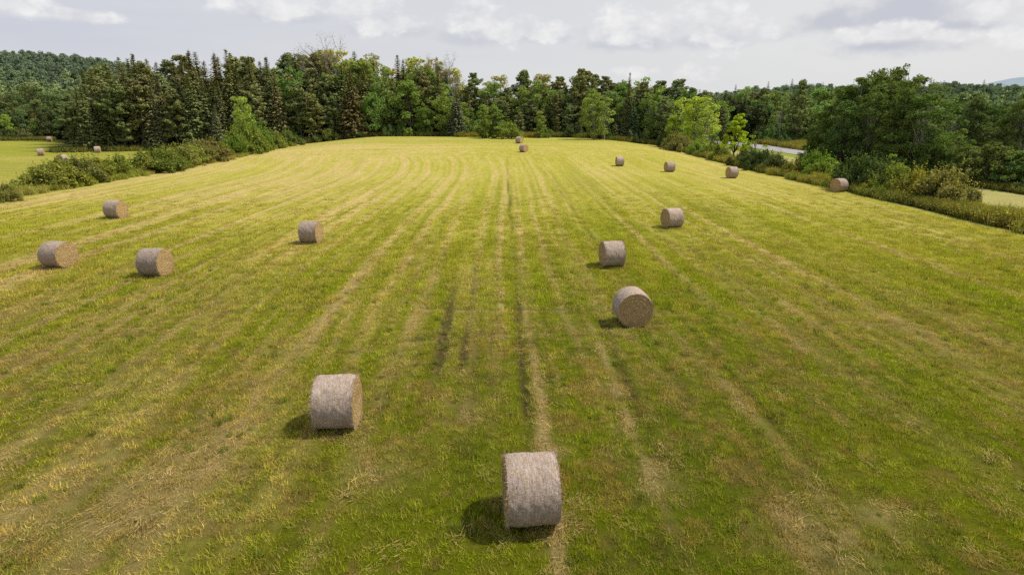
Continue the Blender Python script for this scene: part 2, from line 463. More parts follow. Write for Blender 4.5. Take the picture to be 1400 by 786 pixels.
plant('sapling', 738, 162, top=163, var=0, wide=1.3, tint=(.10, .17, .035), label='small light green tree at the forest foot right of the farthest middle bale')
plant('aspen', 812, 156, top=124, var=0, wide=1.2, tint=(.10, .15, .035), label='light green round-headed tree in the front of the forest beyond the far right-hand bales')
plant('aspen', 826, 157, top=130, var=1, wide=1.3, tint=(.09, .14, .035), label='second light green tree close to the right of the round-headed one at the forest front')

# left far forest beyond the side field
for row, (F0, tp, st) in enumerate([(215, 152, 17), (221, 141, 16), (229, 132, 17), (238, 126, 19), (250, 121, 21)]):
    px = -14
    while px < 122:
        k = random.choice(['broad', 'broad', 'spruce', 'broad'])
        plant(k, px, F0 + random.uniform(-2, 2), top=tp + random.uniform(-8, 8), tint=(.042, .066, .028) if k == 'broad' else None, where='left', row=ROWN[row], wide=1.1)
        px += st * random.uniform(.8, 1.25)
plant('broad', 14, 211, top=156, var=3, wide=1.2, tint=(.10, .17, .03), label='bright green rounded tree at the far left corner of the side field')
plant('broad', 52, 212, top=162, var=3, wide=1.2, tint=(.07, .13, .03), label='low green tree at the edge of the side field above the farthest left bale')
for i, px in enumerate((-4, 8, 24, 37)):
    plant('bush', px, 209, H=random.uniform(3.2, 4.6), tint=(.09, .11, .04), where='leftbush', row='')

# wood beyond the road, right of the gap
SKY2 = [(975, 134), (990, 127), (1010, 117), (1035, 115), (1055, 125), (1090, 122), (1130, 122), (1180, 122), (1240, 116), (1300, 122), (1400, 126)]
for row, (dF, dd) in enumerate([(0, 30), (5, 17), (11, 8), (18, 0)]):
    px = 972
    while px < 1150:
        k = random.choice(['broad', 'aspen', 'pine', 'broad', 'aspen'])
        F = max(176., 78. * 850 / (px - 700)) + dF + random.uniform(-2, 2)
        plant(k, px, F, top=interp(SKY2, px) + dd + random.uniform(-4, 6), tint={'broad': (.07, .115, .04), 'aspen': (.10, .16, .05)}.get(k), where='road', row=ROWN[row])
        px += 19 * random.uniform(.8, 1.25)
plant('pine', 1087, 172, top=110, var=0, wide=.9, label='dark pine rising above the wood beyond the road left of the big dark trees', row='middle')
plant('bush', 1022, 200, H=4.8, tint=(.035, .05, .025), label='dark rounded bush beyond the far end of the road')
plant('bush', 1042, 188, H=4.6, tint=(.06, .08, .03), label='dull green bush left of the purplish leafless tree beyond the road')
plant('bush', 1053, 182, H=4.2, tint=(.07, .13, .035), label='green bush at the wood edge right beyond the middle of the road')
plant('bare', 1064, 172, H=9.5, wide=.8, label='small thin purplish grey tree on the weedy bank beyond the road', tint=(.09, .075, .065))
plant('bush', 1071, 168, H=2.8, tint=(.05, .09, .03), label='small dark bush beside the thin grey tree on the weedy bank')
plant('spruce', 1080, 176, H=6.5, wide=1.1, label='small dark cone-shaped spruce at the wood edge behind the weedy bank')

# bright trees at the far end of the right hedge
plant('broad', 918, 146, top=157, var=3, tint=(.13, .19, .035), label='yellow-green low tree at the left end of the right-hand hedge')
plant('aspen', 930, 150, top=133, var=1, wide=1.25, tint=(.17, .24, .05), label='pale green tree behind the yellow-green low tree at the hedge end')
plant('aspen', 948, 146, top=128, var=0, wide=1.45, tint=(.155, .205, .05), label='tallest pale yellow-green tree at the far end of the right-hand hedge')
plant('aspen', 966, 142, top=138, var=1, wide=1.4, tint=(.155, .205, .05), label='pale yellow-green tree right of the tallest one at the hedge end')
plant('broad', 935, 143, top=166, var=0, tint=(.15, .22, .035), label='small bright green tree in front of the tall pale trees at the hedge end')
plant('sapling', 1004, 116, top=153, var=0, wide=1.35, tint=(.20, .29, .035), label='bright yellow-green young tree standing alone in the right-hand hedge')
plant('sapling', 1030, 108, top=183, var=1, wide=1.3, tint=(.16, .25, .03), label='small bright sapling in the hedge in front of the road')
plant('sapling', 1216, 69.5, top=208, var=1, wide=1.15, tint=(.19, .28, .05), label='thin light green sapling sticking out of the dark hedge below the big trees')
plant('sapling', 1130, 84, top=214, var=1, wide=2.0, tint=(.13, .2, .04), label='light green shrubby sapling in the hedge left of the bale nearest the hedge')

# big dark trees by the right hedge
for px, F, tp, kd, vr, wd, lb in [
    (1114, 104, 150, 'big', 2, 1.15, 'lowest leftmost tree of the big dark group beside the road'),
    (1106, 102, 182, 'big', 2, 1.0, 'low dark leafy tree hiding the near end of the visible road'),
    (1140, 98, 110, 'big', 1, 1.3, 'tall dark tree on the left shoulder of the big tree group'),
    (1166, 96, 98, 'big', 1, 1.3, 'dark tree rising left of the peak of the big tree group'),
    (1192, 98, 90, 'big', 0, 1.05, 'tall dark tree just left of the highest open treetop in the big group'),
    (1208, 95, 84, 'thin', 0, 1.1, 'highest tree of the big dark group, with sky showing through its top'),
    (1230, 90, 97, 'big', 1, 1.35, 'dark tree right of the highest open treetop in the big group'),
    (1216, 86, 116, 'big', 2, 1.0, 'front dark tree with the widest crown in the middle of the big group'),
    (1180, 90, 124, 'big', 0, .95, 'front left dark tree of the big group behind the right-hand hedge'),
    (1150, 92, 134, 'big', 2, 1.15, 'low dark leafy tree filling the front left of the big group'),
    (1248, 84, 122, 'big', 1, 1.3, 'dark tree at the right end of the big group'),
    (1262, 94, 172, 'big', 2, .8, 'short dark tree closing the right side of the big group'),
]:
    plant(kd, px, F, top=tp, var=vr, wide=wd, label=lb, tint=(.052, .078, .026) if px > 1190 else (.046, .076, .026))
# trees further right beyond the road
for px, F, tp, lb in [
    (1296, 112, 140, 'dark rounded tree on the far side of the road, right next to the big group'),
    (1322, 108, 128, 'tallest dark rounded tree between the big group and the right picture edge'),
    (1345, 112, 142, 'dark tree behind the big rounded bushes at the right'),
    (1368, 104, 138, 'dark tree with a lighter crown above the rounded bushes at the right'),
    (1392, 100, 133, 'dark tree cut by the right edge of the photo above the bushes'),
    (1418, 98, 130, 'dark tree mostly outside the right edge of the photo'),
]:
    plant('big', px, F, top=tp, wide=1.15, label=lb, tint=(.048, .075, .03))
for px, F, tp, lb, w in [
    (1262, 84, 192, 'big pale-topped rounded bush at the foot of the big dark trees', 1.0),
    (1292, 83, 205, 'big rounded bush second from the dark trees along the side strip', 1.0),
    (1320, 80, 200, 'big rounded bush in the middle of the row behind the side strip', 1.1),
    (1355, 75, 195, 'biggest dome-shaped bush behind the side strip at the right', 1.35),
    (1392, 72, 205, 'big rounded bush at the right edge of the photo', 1.1),
    (1425, 70, 200, 'big rounded bush just outside the right edge', 1.1),
    (1280, 92, 186, 'big rounded bush standing behind its neighbours below the short dark tree', 1.1),
]:
    plant('willow', px, F, top=tp, wide=w, label=lb)

# hedge bushes: right boundary (x about 39) and left boundary (x about -52)
def hedge_bush(x, y, H, tint, where, wide=1.):
    F = y; px = 700 + (x / y) * 850
    plant('bush', px, F, H=H * (1.22 if y < 75 else 1.05), tint=tint, where=where, pos=(x, y, terr1(x, y)), wide=wide)
DK = (.06, .08, .03); OL = (.135, .155, .038); BRN = (.135, .135, .048); LG = (.12, .17, .035); YG = (.17, .18, .035)
for x, y, H, t in [(38, 148, 3, DK), (39, 143, 3.2, BRN), (37.6, 138, 3.5, BRN), (37.5, 134, 3.3, BRN), (39.5, 130, 2.4, LG), (38.5, 126, 2.4, LG), (39.5, 121, 2.4, OL),
                   (39.2, 114, 2.6, LG), (39.6, 104, 2.6, DK), (39.6, 100, 2.7, DK), (39.2, 96.5, 2.7, DK), (41.0, 97, 3.0, DK), (40.2, 92, 2.5, DK), (40.4, 87, 2.2, OL), (41.5, 82, 2.2, LG), (42.5, 85.5, 3.4, LG),
                   (40.8, 76.5, 1.5, LG), (40.6, 70.5, 3.2, DK), (41.5, 69, 2.8, DK), (41., 67.2, 2.6, DK), (41.3, 64.8, 2.7, OL), (41.2, 62.8, 2.5, OL), (41., 60.5, 2.6, YG), (41.8, 58.8, 2.9, BRN)]:
    hedge_bush(x, y, H, t, 'righthedge')
for px, F, H, t, w in [(12, 68, 1.9, BRN, .75), (68, 80, 2.9, OL, .95), (84, 81, 3.2, OL, 1.), (97, 84, 3.3, BRN, 1.), (112, 86, 3.2, BRN, 1.), (128, 87, 3.1, OL, 1.), (158, 91, 3.2, (.13, .15, .035), .95),
                    (196, 96, 2.9, OL, .95), (210, 97, 3.4, (.13, .15, .035), 1.), (224, 99, 3.6, OL, 1.), (243, 104, 3.3, BRN, 1.), (258, 107, 3.3, OL, 1.), (272, 110, 3.6, BRN, 1.), (287, 113, 3.8, BRN, 1.), (300, 117, 3.3, OL, .9),
                    (322, 123, 4.2, LG, .95), (334, 126, 3.8, OL, .9), (346, 131, 5.2, LG, .9), (358, 137, 4.6, LG, .9), (336, 134, 6.5, LG, .7), (372, 145, 4.2, OL, .9), (396, 152, 4.0, (.09, .14, .035), .85), (349, 143, 8, (.10, .15, .04), .55)]:
    F *= .9 + .1 * min(1, max(0, (px - 60) / 240))
    x, y, z = at(px, F)
    plant('bush', px, F, H=H * (.98 if px > 20 else .95), tint=t, where='lefthedge', pos=(x, y, z), wide=w * (.9 if px < 20 else 1.3 if px < 310 else 1.1))
plant('aspen', 333, 140, top=128, var=0, wide=1.2, tint=(.12, .17, .045), label='slim light green tree where the left hedge meets the spruces')
for i in range(16):
    px = 400 + i * 31 + random.uniform(-10, 10)
    if 650 < px < 705: continue
    plant('bush', px, interp(EDGE, px) - 3 + random.uniform(-1, 1), H=random.uniform(2, 3.6), tint=random.choice([(.07, .11, .03), (.09, .13, .035), (.05, .08, .028)]), where='edgebush')

# ------------------------------------------------------------------ labels for the trees in the mass
LAND = [(0, 112, 'far left corner wood'), (112, 165, 'left end of spruce block'), (165, 230, 'left half of spruce block'),
        (230, 300, 'right half of spruce block'), (300, 385, 'spruce block by left hedge'), (385, 450, 'left of highest skyline'),
        (450, 520, 'under highest skyline'), (520, 585, 'right of highest skyline'), (585, 650, 'left of bright bushy tree'),
        (650, 705, 'behind bright bushy tree'), (705, 770, 'right of bright bushy tree'), (770, 840, 'around the open-topped pine'),
        (840, 905, 'near the narrow spire'), (905, 990, 'behind pale hedge-end trees')]
DESC = {'spruce': 'dark pointed spruce', 'pine': 'dark tufted pine', 'broad': 'green round-crowned leafy tree', 'aspen': 'light green slender leafy tree'}
def place_words(t):
    if t['where'] == 'main':
        for a, b, w in LAND[1:]:
            if a <= t['px'] < b: return w
        return LAND[1][2] if t['px'] < 112 else LAND[-1][2]
    if t['where'] == 'left': return 'far left corner wood' if t['px'] < 56 else 'left wood beside spruce block'
    if t['where'] == 'road': return 'wood beyond left road part' if t['px'] < 1060 else 'wood behind weedy road bank'
from collections import defaultdict
buck = defaultdict(list)
for t in TREES:
    if t['label']: continue
    if t['where'] in ('main', 'left', 'road'):
        buck[(DESC[t['kind']], t['row'], place_words(t))].append(t)
GRP = {'main': 'trees of the forest behind the hayfield', 'left': 'trees of the far left wood', 'road': 'trees of the wood beyond the road'}
for (d, row, w), L in buck.items():
    L.sort(key=lambda t: t['px'])
    names = {1: [''], 2: ['left ', 'right '], 3: ['leftmost ', 'centre ', 'rightmost '],
             4: ['leftmost ', 'second from left ', 'second from right ', 'rightmost '],
             5: ['leftmost ', 'second from left ', 'centre ', 'second from right ', 'rightmost ']}.get(len(L)) or ['closely clustered '] * len(L)
    for t, n in zip(L, names):
        r = {'front edge': 'at front edge', 'second rank': 'in second rank', 'middle': 'in middle rank', 'rear': 'in rear rank', 'back': 'on skyline'}[row]
        t['o']['label'] = n + d + ' ' + r + ', ' + w

        t['o']['group'] = GRP[t['where']]
def tintword(o):
    c = [ch for ch in o.children if ch.name.startswith('foliage')][0].color
    if c[0] > c[1] * .97: return 'brownish'
    if c[1] < .15: return 'dark green'
    if c[1] > .235: return 'light green'
    return 'olive green'
ORD = ['first', 'second', 'third', 'fourth', 'fifth', 'sixth', 'seventh', 'eighth', 'ninth', 'tenth', 'eleventh', 'twelfth', 'thirteenth', 'fourteenth', 'fifteenth', 'sixteenth',
       'seventeenth', 'eighteenth', 'nineteenth', 'twentieth', 'twenty-first', 'twenty-second', 'twenty-third', 'twenty-fourth', 'twenty-fifth', 'twenty-sixth']
for wh, phrase, grp in (('righthedge', 'from the far end of the right-hand hedge', 'bushes of the right-hand hedge'), ('lefthedge', 'from the left picture edge along the left hedge', 'bushes of the left hedge'),
                        ('edgebush', 'from the left along the foot of the forest', 'bushes along the foot of the forest'), ('leftbush', 'from the left before the far left wood', 'bushes before the far left wood')):
    L = sorted([t for t in TREES if t['where'] == wh], key=lambda t: t['px'])
    for i, t in enumerate(L):
        t['o']['label'] = tintword(t['o']) + ' bush, ' + ORD[i] + ' ' + phrase; t['o']['group'] = grp

# ------------------------------------------------------------------ field colour (used for the ground sheet and the grass on it)
def lerp(a, b, t): return a + (b - a) * t[..., None]
LUSH = np.array([.142, .182, .007]); MID = np.array([.300, .302, .018]); YEL = np.array([.415, .375, .092]); TAN = np.array([.49, .375, .155]); THATCH = np.array([.28, .19, .062]); BRN_ = np.array([.105, .078, .038])
def field(x, y):
    x = np.asarray(x, float); y = np.asarray(y, float)
    hb = S(116, 134, y) * (x < 34) * (x > -48)
    wob = .35 * (vn(y / 9., x * 0 + 3, 5) - .5) + .9 * (vn(y / 45., 0 * x, 6) - .5)
    curve = -.0022 * np.maximum(y - 75, 0) ** 2 * S(6, -20, x)
    u = (x - curve + wob) * (1 - hb) + y * hb
    v = y * (1 - hb) + x * hb
    st = .5 + .5 * np.cos((u + 3.7) * 2 * np.pi / 1.84)            # wind rows
    amp = .18 + .82 * S(4, -6, x) + .15 * S(9, 20, x)
    amp = amp * (.35 + .9 * fbm(u / 4., v / 24., 9, 3))
    rows = st ** 2.2 * amp
    fine = fbm(u / .42, v / 7., 21, 3); broad = fbm(u / 3.2, v / 30., 22, 3); patch = fbm(x / 9., y / 13., 23, 4); clump = fbm(x / .55, y / .7, 29, 3)
    left = S(-4, -26, x)
    far = S(16, 85, y)
    dry = .48 * rows * (.6 + .5 * far) + (.7 + .5 * far) * (fine - .5) + .9 * (broad - .5) + 1.1 * (patch - .5) + .27 * left + .20 * (clump - .5) * (1 - far) + .10
    # dry worn bands and tracks
    ln = .8 * vn(u / .30, v / 75., 161) + .2 * vn(u / .3, v / 9., 162); ln2 = .8 * vn(u / .62, v / 110., 165) + .2 * vn(u / .6, v / 14., 166)
    vis = S(9, 26, y)
    def tr(x0, w, s, y0, y1, seed):
        xx = x0 + .22 * (vn(y / 7., 0 * y, seed) - .5)
        g = np.exp(-((x - xx) / w) ** 2) * S(y0 - 3, y0 + 3, y) * (1 - S(y1 - (6 if y1 < 60 else 40), y1 + (6 if y1 < 60 else 12), y))
        g = g * (.38 + .62 * S(.38, .62, vn(y / 4.5, 0 * y, seed + 9) * .6 + .4 * vn(y / 14., 0 * y, seed + 11)))
        return s * g * (.35 + 1.1 * vn(y / 2.4, x / .8, seed + 1)) * (.5 + .8 * fbm(x / .3, y / .5, seed + 5, 2))
    tan_ = tr(1.1, .15, 1.2, 6, 120, 40) + tr(-.15, .12, .5, 22, 110, 98) + tr(2.7, .12, .5, 25, 110, 99) + tr(3.6, .14, .9, 9, 100, 42) + tr(12.1, .45, .45, 10, 70, 44) + tr(11.2, .2, .4, 14, 80, 45) + tr(7.2, .22, 1.5, 12, 18.5, 46) + tr(12.9, .28, 1.7, 21, 30, 48) \
        + tr(-3.85, .26, .6, 9, 120, 50) + tr(-5.6, .3, .45, 22, 120, 52) + tr(-7.5, .35, .45, 10, 120, 54) + tr(-8.3, .6, .4, 8, 22, 56) + tr(16.5, .4, .4, 20, 90, 58) \
        + tr(19.5, .4, .4, 30, 110, 60) + tr(24.5, .5, .4, 30, 110, 62) + tr(6.6, .2, .4, 32, 110, 64) + tr(9.6, .2, .4, 28, 110, 66) + tr(-12.5, .7, .3, 12, 60, 68) + tr(-14.4, .3, .3, 12, 60, 69) + tr(-17.5, .5, .35, 16, 60, 70) + tr(-21.3, .4, .35, 16, 80, 72)
    for cx, cy, cr, cs in [(6.4, 10.9, .9, .9), (3.7, 12.9, .5, .7), (3.7, 13.6, .3, .8), (-1.0, 16.6, .7, .5), (-3.0, 13.4, .8, .5), (8.2, 11.6, .6, .6), (-9, 12.3, 1.5, .4), (1.3, 14.4, .35, .7)]:
        tan_ = tan_ + cs * np.exp(-((x - cx) ** 2 + ((y - cy) * .8) ** 2) / cr ** 2) * (.3 + fbm(x / .25, y / .35, 75, 2))
    dark = tr(.6, .13, 1.3, 13, 110, 80) + tr(-2.4, .21, 2.6, 19, 27, 82) + tr(-1.5, .15, 1.1, 18, 34, 84) + tr(4.0, .15, 1.7, 15, 24, 86) + tr(7.6, .11, .7, 14, 20, 88) + tr(.62, .12, .5, 17, 28, 89) + tr(-.9, .12, .8, 17, 30, 85) + tr(-.5, .12, .4, 16, 90, 90) + tr(4.2, .12, .6, 24, 90, 92) + tr(6.3, .12, .6, 26, 100, 93) + tr(9.2, .12, .5, 26, 100, 94) + tr(2.3, .1, .4, 20, 80, 97)
    for ym, sl in ((23.0, .16), (26.2, -.05)):                    # cross tracks
        sl = sl + .03 * np.sin(x / 2.2 + ym); cr = .75 * np.exp(-((y - ym - sl * x) / .15) ** 2) * S(-5, -3, x) * (1 - S(7, 9, x))
        tan_ = tan_ + .8 * cr * vn(x / .6, y, 95); dark = dark + .9 * np.exp(-((y - ym - .35 - sl * x) / .14) ** 2) * S(-5, -3, x) * (1 - S(7, 9, x)) * vn(x / .5, y, 96)
    tan_ = tan_ + (1 + .35 * S(22, 50, y)) * vis * (.60 * S(.52, .80, ln) * (.55 + .6 * left + .3 * far) + .5 * S(.55, .8, ln2) * (.4 + .7 * left))
    dark = dark + vis * .34 * S(.36, .15, ln) * (1 - .5 * far)
    g = lerp(LUSH, MID, np.clip(.10 + .85 * far + .55 * dry, 0, 1))
    th = S(.46, .66, .65 * fbm(x / .42, y / .6, 131, 4) + .35 * fbm(x / 3.0, y / 6., 132, 3) + .08 * left)
    g = lerp(g, THATCH, th * .62 * (1 - .85 * S(14, 45, y)))
    g = lerp(g, YEL, np.clip(.62 * far + .85 * np.clip(dry, 0, 1) * (.35 + .65 * far) - .12, 0, 1) * .92)
    g = lerp(g, TAN, np.clip(np.maximum(dry - .48, 0) * 1.3 + tan_ * (.9 - .30 * far), 0, .9))
    g = lerp(g, BRN_, np.clip(dark * .8 + np.maximum(.36 - fbm(x / .45, y / .6, 31, 3), 0) * 2.2 * (1 - .8 * far) + np.maximum(.42 - patch, 0) * .6 * (1 - far), 0, .8))
    green2 = S(134, 150, y) * (x > -48) * (x < 34)
    g = lerp(g, np.array([.27, .28, .05]), .4 * green2)
    return g, np.clip(.25 * np.maximum(dry, 0) + tan_, 0, 1), np.clip(dark, 0, 1)

def worldcol(x, y):
    g, t, d = field(x, y)
    # side field to the left
    sf, _, _ = field(y * .55 + x * .2 - 60, x * .8 + 90)
    yel = lerp(sf, np.array([.30, .30, .06]), np.full(x.shape, .6))
    wl = S(-53.5, -54.5, x)
    g = lerp(g, yel, wl)
    bandL = np.exp(-((x + 52.3) / 2.2) ** 4) * (y < 160)
    g = lerp(g, np.array([.17, .19, .045]), bandL * .85)
    # right side: verge under hedge, hay strip, road verge, rough ground beyond
    ragg = .8 * (vn(y / 3., 0 * y, 71) - .5)
    g = lerp(g, np.array([.15, .17, .04]), S(36.6, 37.6, x + ragg - .6))
    g = lerp(g, np.array([.36, .33, .12]), S(41.5, 43, x + ragg) * (y < 145))
    g = lerp(g, np.array([.20, .26, .05]), S(56, 57.5, x))
    g = lerp(g, np.array([.19, .20, .05]), S(68, 69, x))
    # forest floor
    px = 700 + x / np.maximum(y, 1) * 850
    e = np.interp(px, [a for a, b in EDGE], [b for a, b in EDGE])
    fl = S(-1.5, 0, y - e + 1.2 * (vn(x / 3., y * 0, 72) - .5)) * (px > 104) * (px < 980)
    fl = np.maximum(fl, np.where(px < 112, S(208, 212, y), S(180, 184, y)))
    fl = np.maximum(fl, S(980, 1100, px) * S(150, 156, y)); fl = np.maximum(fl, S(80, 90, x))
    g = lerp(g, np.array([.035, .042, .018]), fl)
    return g, fl

# ------------------------------------------------------------------ ground sheet
xs = np.concatenate([-np.geomspace(5000, 62, 50), np.arange(-60, -22, .3), np.arange(-22, 22, .13), np.arange(22, 60, .3), np.geomspace(62, 5000, 50)])
ys = np.concatenate([-np.geomspace(1500, 6, 14), np.arange(0, 9, 1.5), np.arange(9, 32, .16), np.arange(32, 70, .4), np.arange(70, 220, .8), np.geomspace(222, 7000, 50)])
X, Y = np.meshgrid(xs, ys)
Zt = terr(X, Y)
g, fl = worldcol(X, Y)
_, tan_, dark_ = field(X, Y)
cover = (1 - S(20, 78, Y)) * (np.abs(X) < 60) * (1 - .6 * np.clip(tan_, 0, 1))
g = g * (1 - .38 * (1 - S(12, 45, Y)) * (np.abs(X) < 60) - .0 * cover * (.55 + .9 * fbm(X / .35, Y / .35, 141, 3)))[..., None]  # near ground colour darkened to stand for shaded gaps between the tufts
near = (np.abs(X) < 36) & (Y > 8) & (Y < 60)
Zt = Zt + near * (-.07 * dark_ + .02 * (fbm(X / .5, Y / .5, 55, 2) - .5))
ny, nx = X.shape
V = np.stack([X, Y, Zt], -1).reshape(-1, 3)
i = np.arange((ny - 1) * (nx - 1)); r_, c_ = i // (nx - 1), i % (nx - 1); a = r_ * nx + c_
Fq = np.stack([a, a + 1, a + nx + 1, a + nx], 1)

m, nt, out = newmat('ground')
at_ = N(nt, 'ShaderNodeAttribute'); at_.attribute_name = 'gcol'
geo = N(nt, 'ShaderNodeNewGeometry')
n1 = noise(nt, geo.outputs['Position'], 5.0, 6, .7)
n2 = noise(nt, geo.outputs['Position'], 26.0, 4, .7)
mp = N(nt, 'ShaderNodeMapping'); mp.inputs['Scale'].default_value = (1.6, .35, 1); nt.links.new(geo.outputs['Position'], mp.inputs[0])
n3 = noise(nt, mp.outputs[0], 1.0, 5, .65)
k = mth(nt, 'MULTIPLY', rmp(nt, n1, .2, .8, .62, 1.32), rmp(nt, n2, .2, .8, .62, 1.36)); k = mth(nt, 'MULTIPLY', k, rmp(nt, n3, .2, .8, .82, 1.16))
cb = N(nt, 'ShaderNodeCombineXYZ')
for j in range(3): nt.links.new(k, cb.inputs[j])
gc = mixc(nt, 1., at_.outputs['Color'], cb.outputs[0], 'MULTIPLY')
bs = N(nt, 'ShaderNodeBump'); bs.inputs['Strength'].default_value = .9; bs.inputs['Distance'].default_value = .09
nt.links.new(mth(nt, 'ADD', n1, n2), bs.inputs['Height'])
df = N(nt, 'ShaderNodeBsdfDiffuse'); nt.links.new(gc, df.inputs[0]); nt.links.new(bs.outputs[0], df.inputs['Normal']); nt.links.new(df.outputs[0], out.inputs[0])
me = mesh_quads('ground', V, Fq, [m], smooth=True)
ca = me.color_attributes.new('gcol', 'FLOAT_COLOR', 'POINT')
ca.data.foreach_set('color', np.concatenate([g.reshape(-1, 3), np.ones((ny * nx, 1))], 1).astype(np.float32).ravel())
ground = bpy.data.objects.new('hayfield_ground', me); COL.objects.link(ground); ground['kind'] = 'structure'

# ------------------------------------------------------------------ scatter helper (only for what nobody could count)
def scatter(name, label, cat, P, rot, scl, tint, idx, protos, tilt=None):
    me = bpy.data.meshes.new(name + '_points'); n = len(P)
    me.vertices.add(n); me.vertices.foreach_set('co', np.asarray(P, np.float32).ravel())
    def fa(nm, ty, arr, key='value'):
        a = me.attributes.new(nm, ty, 'POINT'); a.data.foreach_set(key, np.asarray(arr, np.float32 if ty != 'INT' else np.int32).ravel())
    rv = np.zeros((n, 3)); rv[:, 2] = rot
    if tilt is not None: rv[:, :2] = tilt
    fa('rv', 'FLOAT_VECTOR', rv, 'vector'); fa('sv', 'FLOAT_VECTOR', scl if np.ndim(scl) == 2 else np.repeat(np.asarray(scl)[:, None], 3, 1), 'vector')
    fa('tint', 'FLOAT_COLOR', np.concatenate([tint, np.ones((n, 1))], 1), 'color'); fa('pick', 'INT', idx)
    c = bpy.data.collections.new(name + '_source')
    for k, pm in enumerate(protos):
        o = bpy.data.objects.new('%s_source_%s' % (name, 'abcdefgh'[k]), pm); c.objects.link(o)
    ng = bpy.data.node_groups.new(name, 'GeometryNodeTree')
    ng.interface.new_socket('Geometry', in_out='INPUT', socket_type='NodeSocketGeometry'); ng.interface.new_socket('Geometry', in_out='OUTPUT', socket_type='NodeSocketGeometry')
    gi = ng.nodes.new('NodeGroupInput'); go = ng.nodes.new('NodeGroupOutput'); ci = ng.nodes.new('GeometryNodeCollectionInfo')
    ci.inputs['Collection'].default_value = c; ci.inputs['Separate Children'].default_value = True; ci.inputs['Reset Children'].default_value = True
    ip = ng.nodes.new('GeometryNodeInstanceOnPoints'); ip.inputs['Pick Instance'].default_value = True
    def na(nm, ty):
        a = ng.nodes.new('GeometryNodeInputNamedAttribute'); a.data_type = ty; a.inputs['Name'].default_value = nm; return a.outputs[0]
    ng.links.new(gi.outputs[0], ip.inputs['Points']); ng.links.new(ci.outputs[0], ip.inputs['Instance'])
    ng.links.new(na('pick', 'INT'), ip.inputs['Instance Index'])
    e2r = ng.nodes.new('FunctionNodeEulerToRotation'); ng.links.new(na('rv', 'FLOAT_VECTOR'), e2r.inputs[0]); ng.links.new(e2r.outputs[0], ip.inputs['Rotation'])
    ng.links.new(na('sv', 'FLOAT_VECTOR'), ip.inputs['Scale'])
    ng.links.new(ip.outputs[0], go.inputs[0])
    o = bpy.data.objects.new(name, me); COL.objects.link(o)
    md = o.modifiers.new('scatter', 'NODES'); md.node_group = ng
    o['kind'] = 'stuff'; o['label'] = label; o['category'] = cat
    return o

def tuft_mesh(seed, n, rad, h, w, lean, mat, flatten=0.):
    g_ = np.random.default_rng(seed); q = Q()
    a = g_.uniform(0, 6.283, n); r = rad * np.sqrt(g_.uniform(0, 1, n))
    P = np.stack([np.cos(a) * r, np.sin(a) * r, np.full(n, -.01)], 1)
    hh = h * g_.uniform(.4, 1.25, n)
    la = g_.uniform(0, 6.283, n); ll = np.abs(g_.normal(size=n)) * lean
    D = np.stack([np.cos(la) * ll * hh, np.sin(la) * ll * hh, hh * (1 - flatten)], 1)
    wa = g_.uniform(0, 6.283, n); W = np.stack([np.cos(wa), np.sin(wa), 0 * wa], 1) * (w * g_.uniform(.6, 1.4, n))[:, None]
    q.blades(P, D, W)
    return q.mesh('tuft', [mat])

# short mown grass close to the camera
def ok_view(x, y):
    return np.abs(x - .014 * y) < .86 * y + 3
def samp(y0, y1, dens):
    w = .88 * y1 + 4; n = int(2 * w * (y1 - y0) * dens)
    x = rng.uniform(-w, w, n); y = rng.uniform(y0, y1, n); k = ok_view(x, y) & (x > -50.5) & (x < 37.2)
    return x[k], y[k]
short = [tuft_mesh(100 + k, 40, .15, .10, .0065, .7, M_GRASS) for k in range(4)]
mid_t = [tuft_mesh(110 + k, 40, .24, .12, .012, .7, M_GRASS) for k in range(3)]
allx, ally, alls, alli = [], [], [], []
for (y0, y1, de, s, ki) in [(7.5, 16, 30, 1., 0), (16, 26, 23, 1.15, 0), (26, 42, 11, 1.15, 4), (42, 84, 4.4, 1.4, 4)]:
    x, y = samp(y0, y1, de)
    keep = rng.uniform(0, 1, len(x)) < (.5 + .8 * fbm(x / .6, y / .6, 201, 2)) * (1 - S(40, 84, y + 8 * (fbm(x / 6, y / 6, 206, 2) - .5)))
    _, kt, kd = field(x, y); keep = keep & (rng.uniform(0, 1, len(x)) > .88 * np.clip(kt * .7 + kd * 1.5, 0, 1))
    x, y = x[keep], y[keep]
    allx.append(x); ally.append(y); alls.append(np.full(len(x), s)); alli.append(rng.integers(0, 4 if ki == 0 else 3, len(x)) + ki)
gx, gy, gs, gi_ = map(np.concatenate, (allx, ally, alls, alli))
gcol, gt, gd = field(gx, gy)
hgt = (.45 + 1.3 * fbm(gx / .8, gy / .8, 202, 3) - .35 * gt) * gs * (1 - .65 * S(30, 80, gy))
lushk = S(.55, .8, fbm(gx / .7, gy / .7, 203, 3))
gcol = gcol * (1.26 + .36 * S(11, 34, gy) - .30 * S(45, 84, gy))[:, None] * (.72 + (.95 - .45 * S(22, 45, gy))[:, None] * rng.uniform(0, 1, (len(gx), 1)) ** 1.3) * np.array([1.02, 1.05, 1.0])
gcol = gcol * (1 - .38 * np.clip(gt * 1.5, 0, 1))[:, None]
gcol = gcol * (1 - .25 * lushk[:, None]) + np.array([.14, .22, .02]) * .25 * lushk[:, None]
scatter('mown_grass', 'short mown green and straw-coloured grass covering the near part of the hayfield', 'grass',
        np.stack([gx, gy, terr(gx, gy) - .005 - .05 * gd], 1), rng.uniform(0, 6.28, len(gx)), np.stack([gs, gs, np.clip(hgt, .2, 2.)], 1), gcol, gi_, short + mid_t)

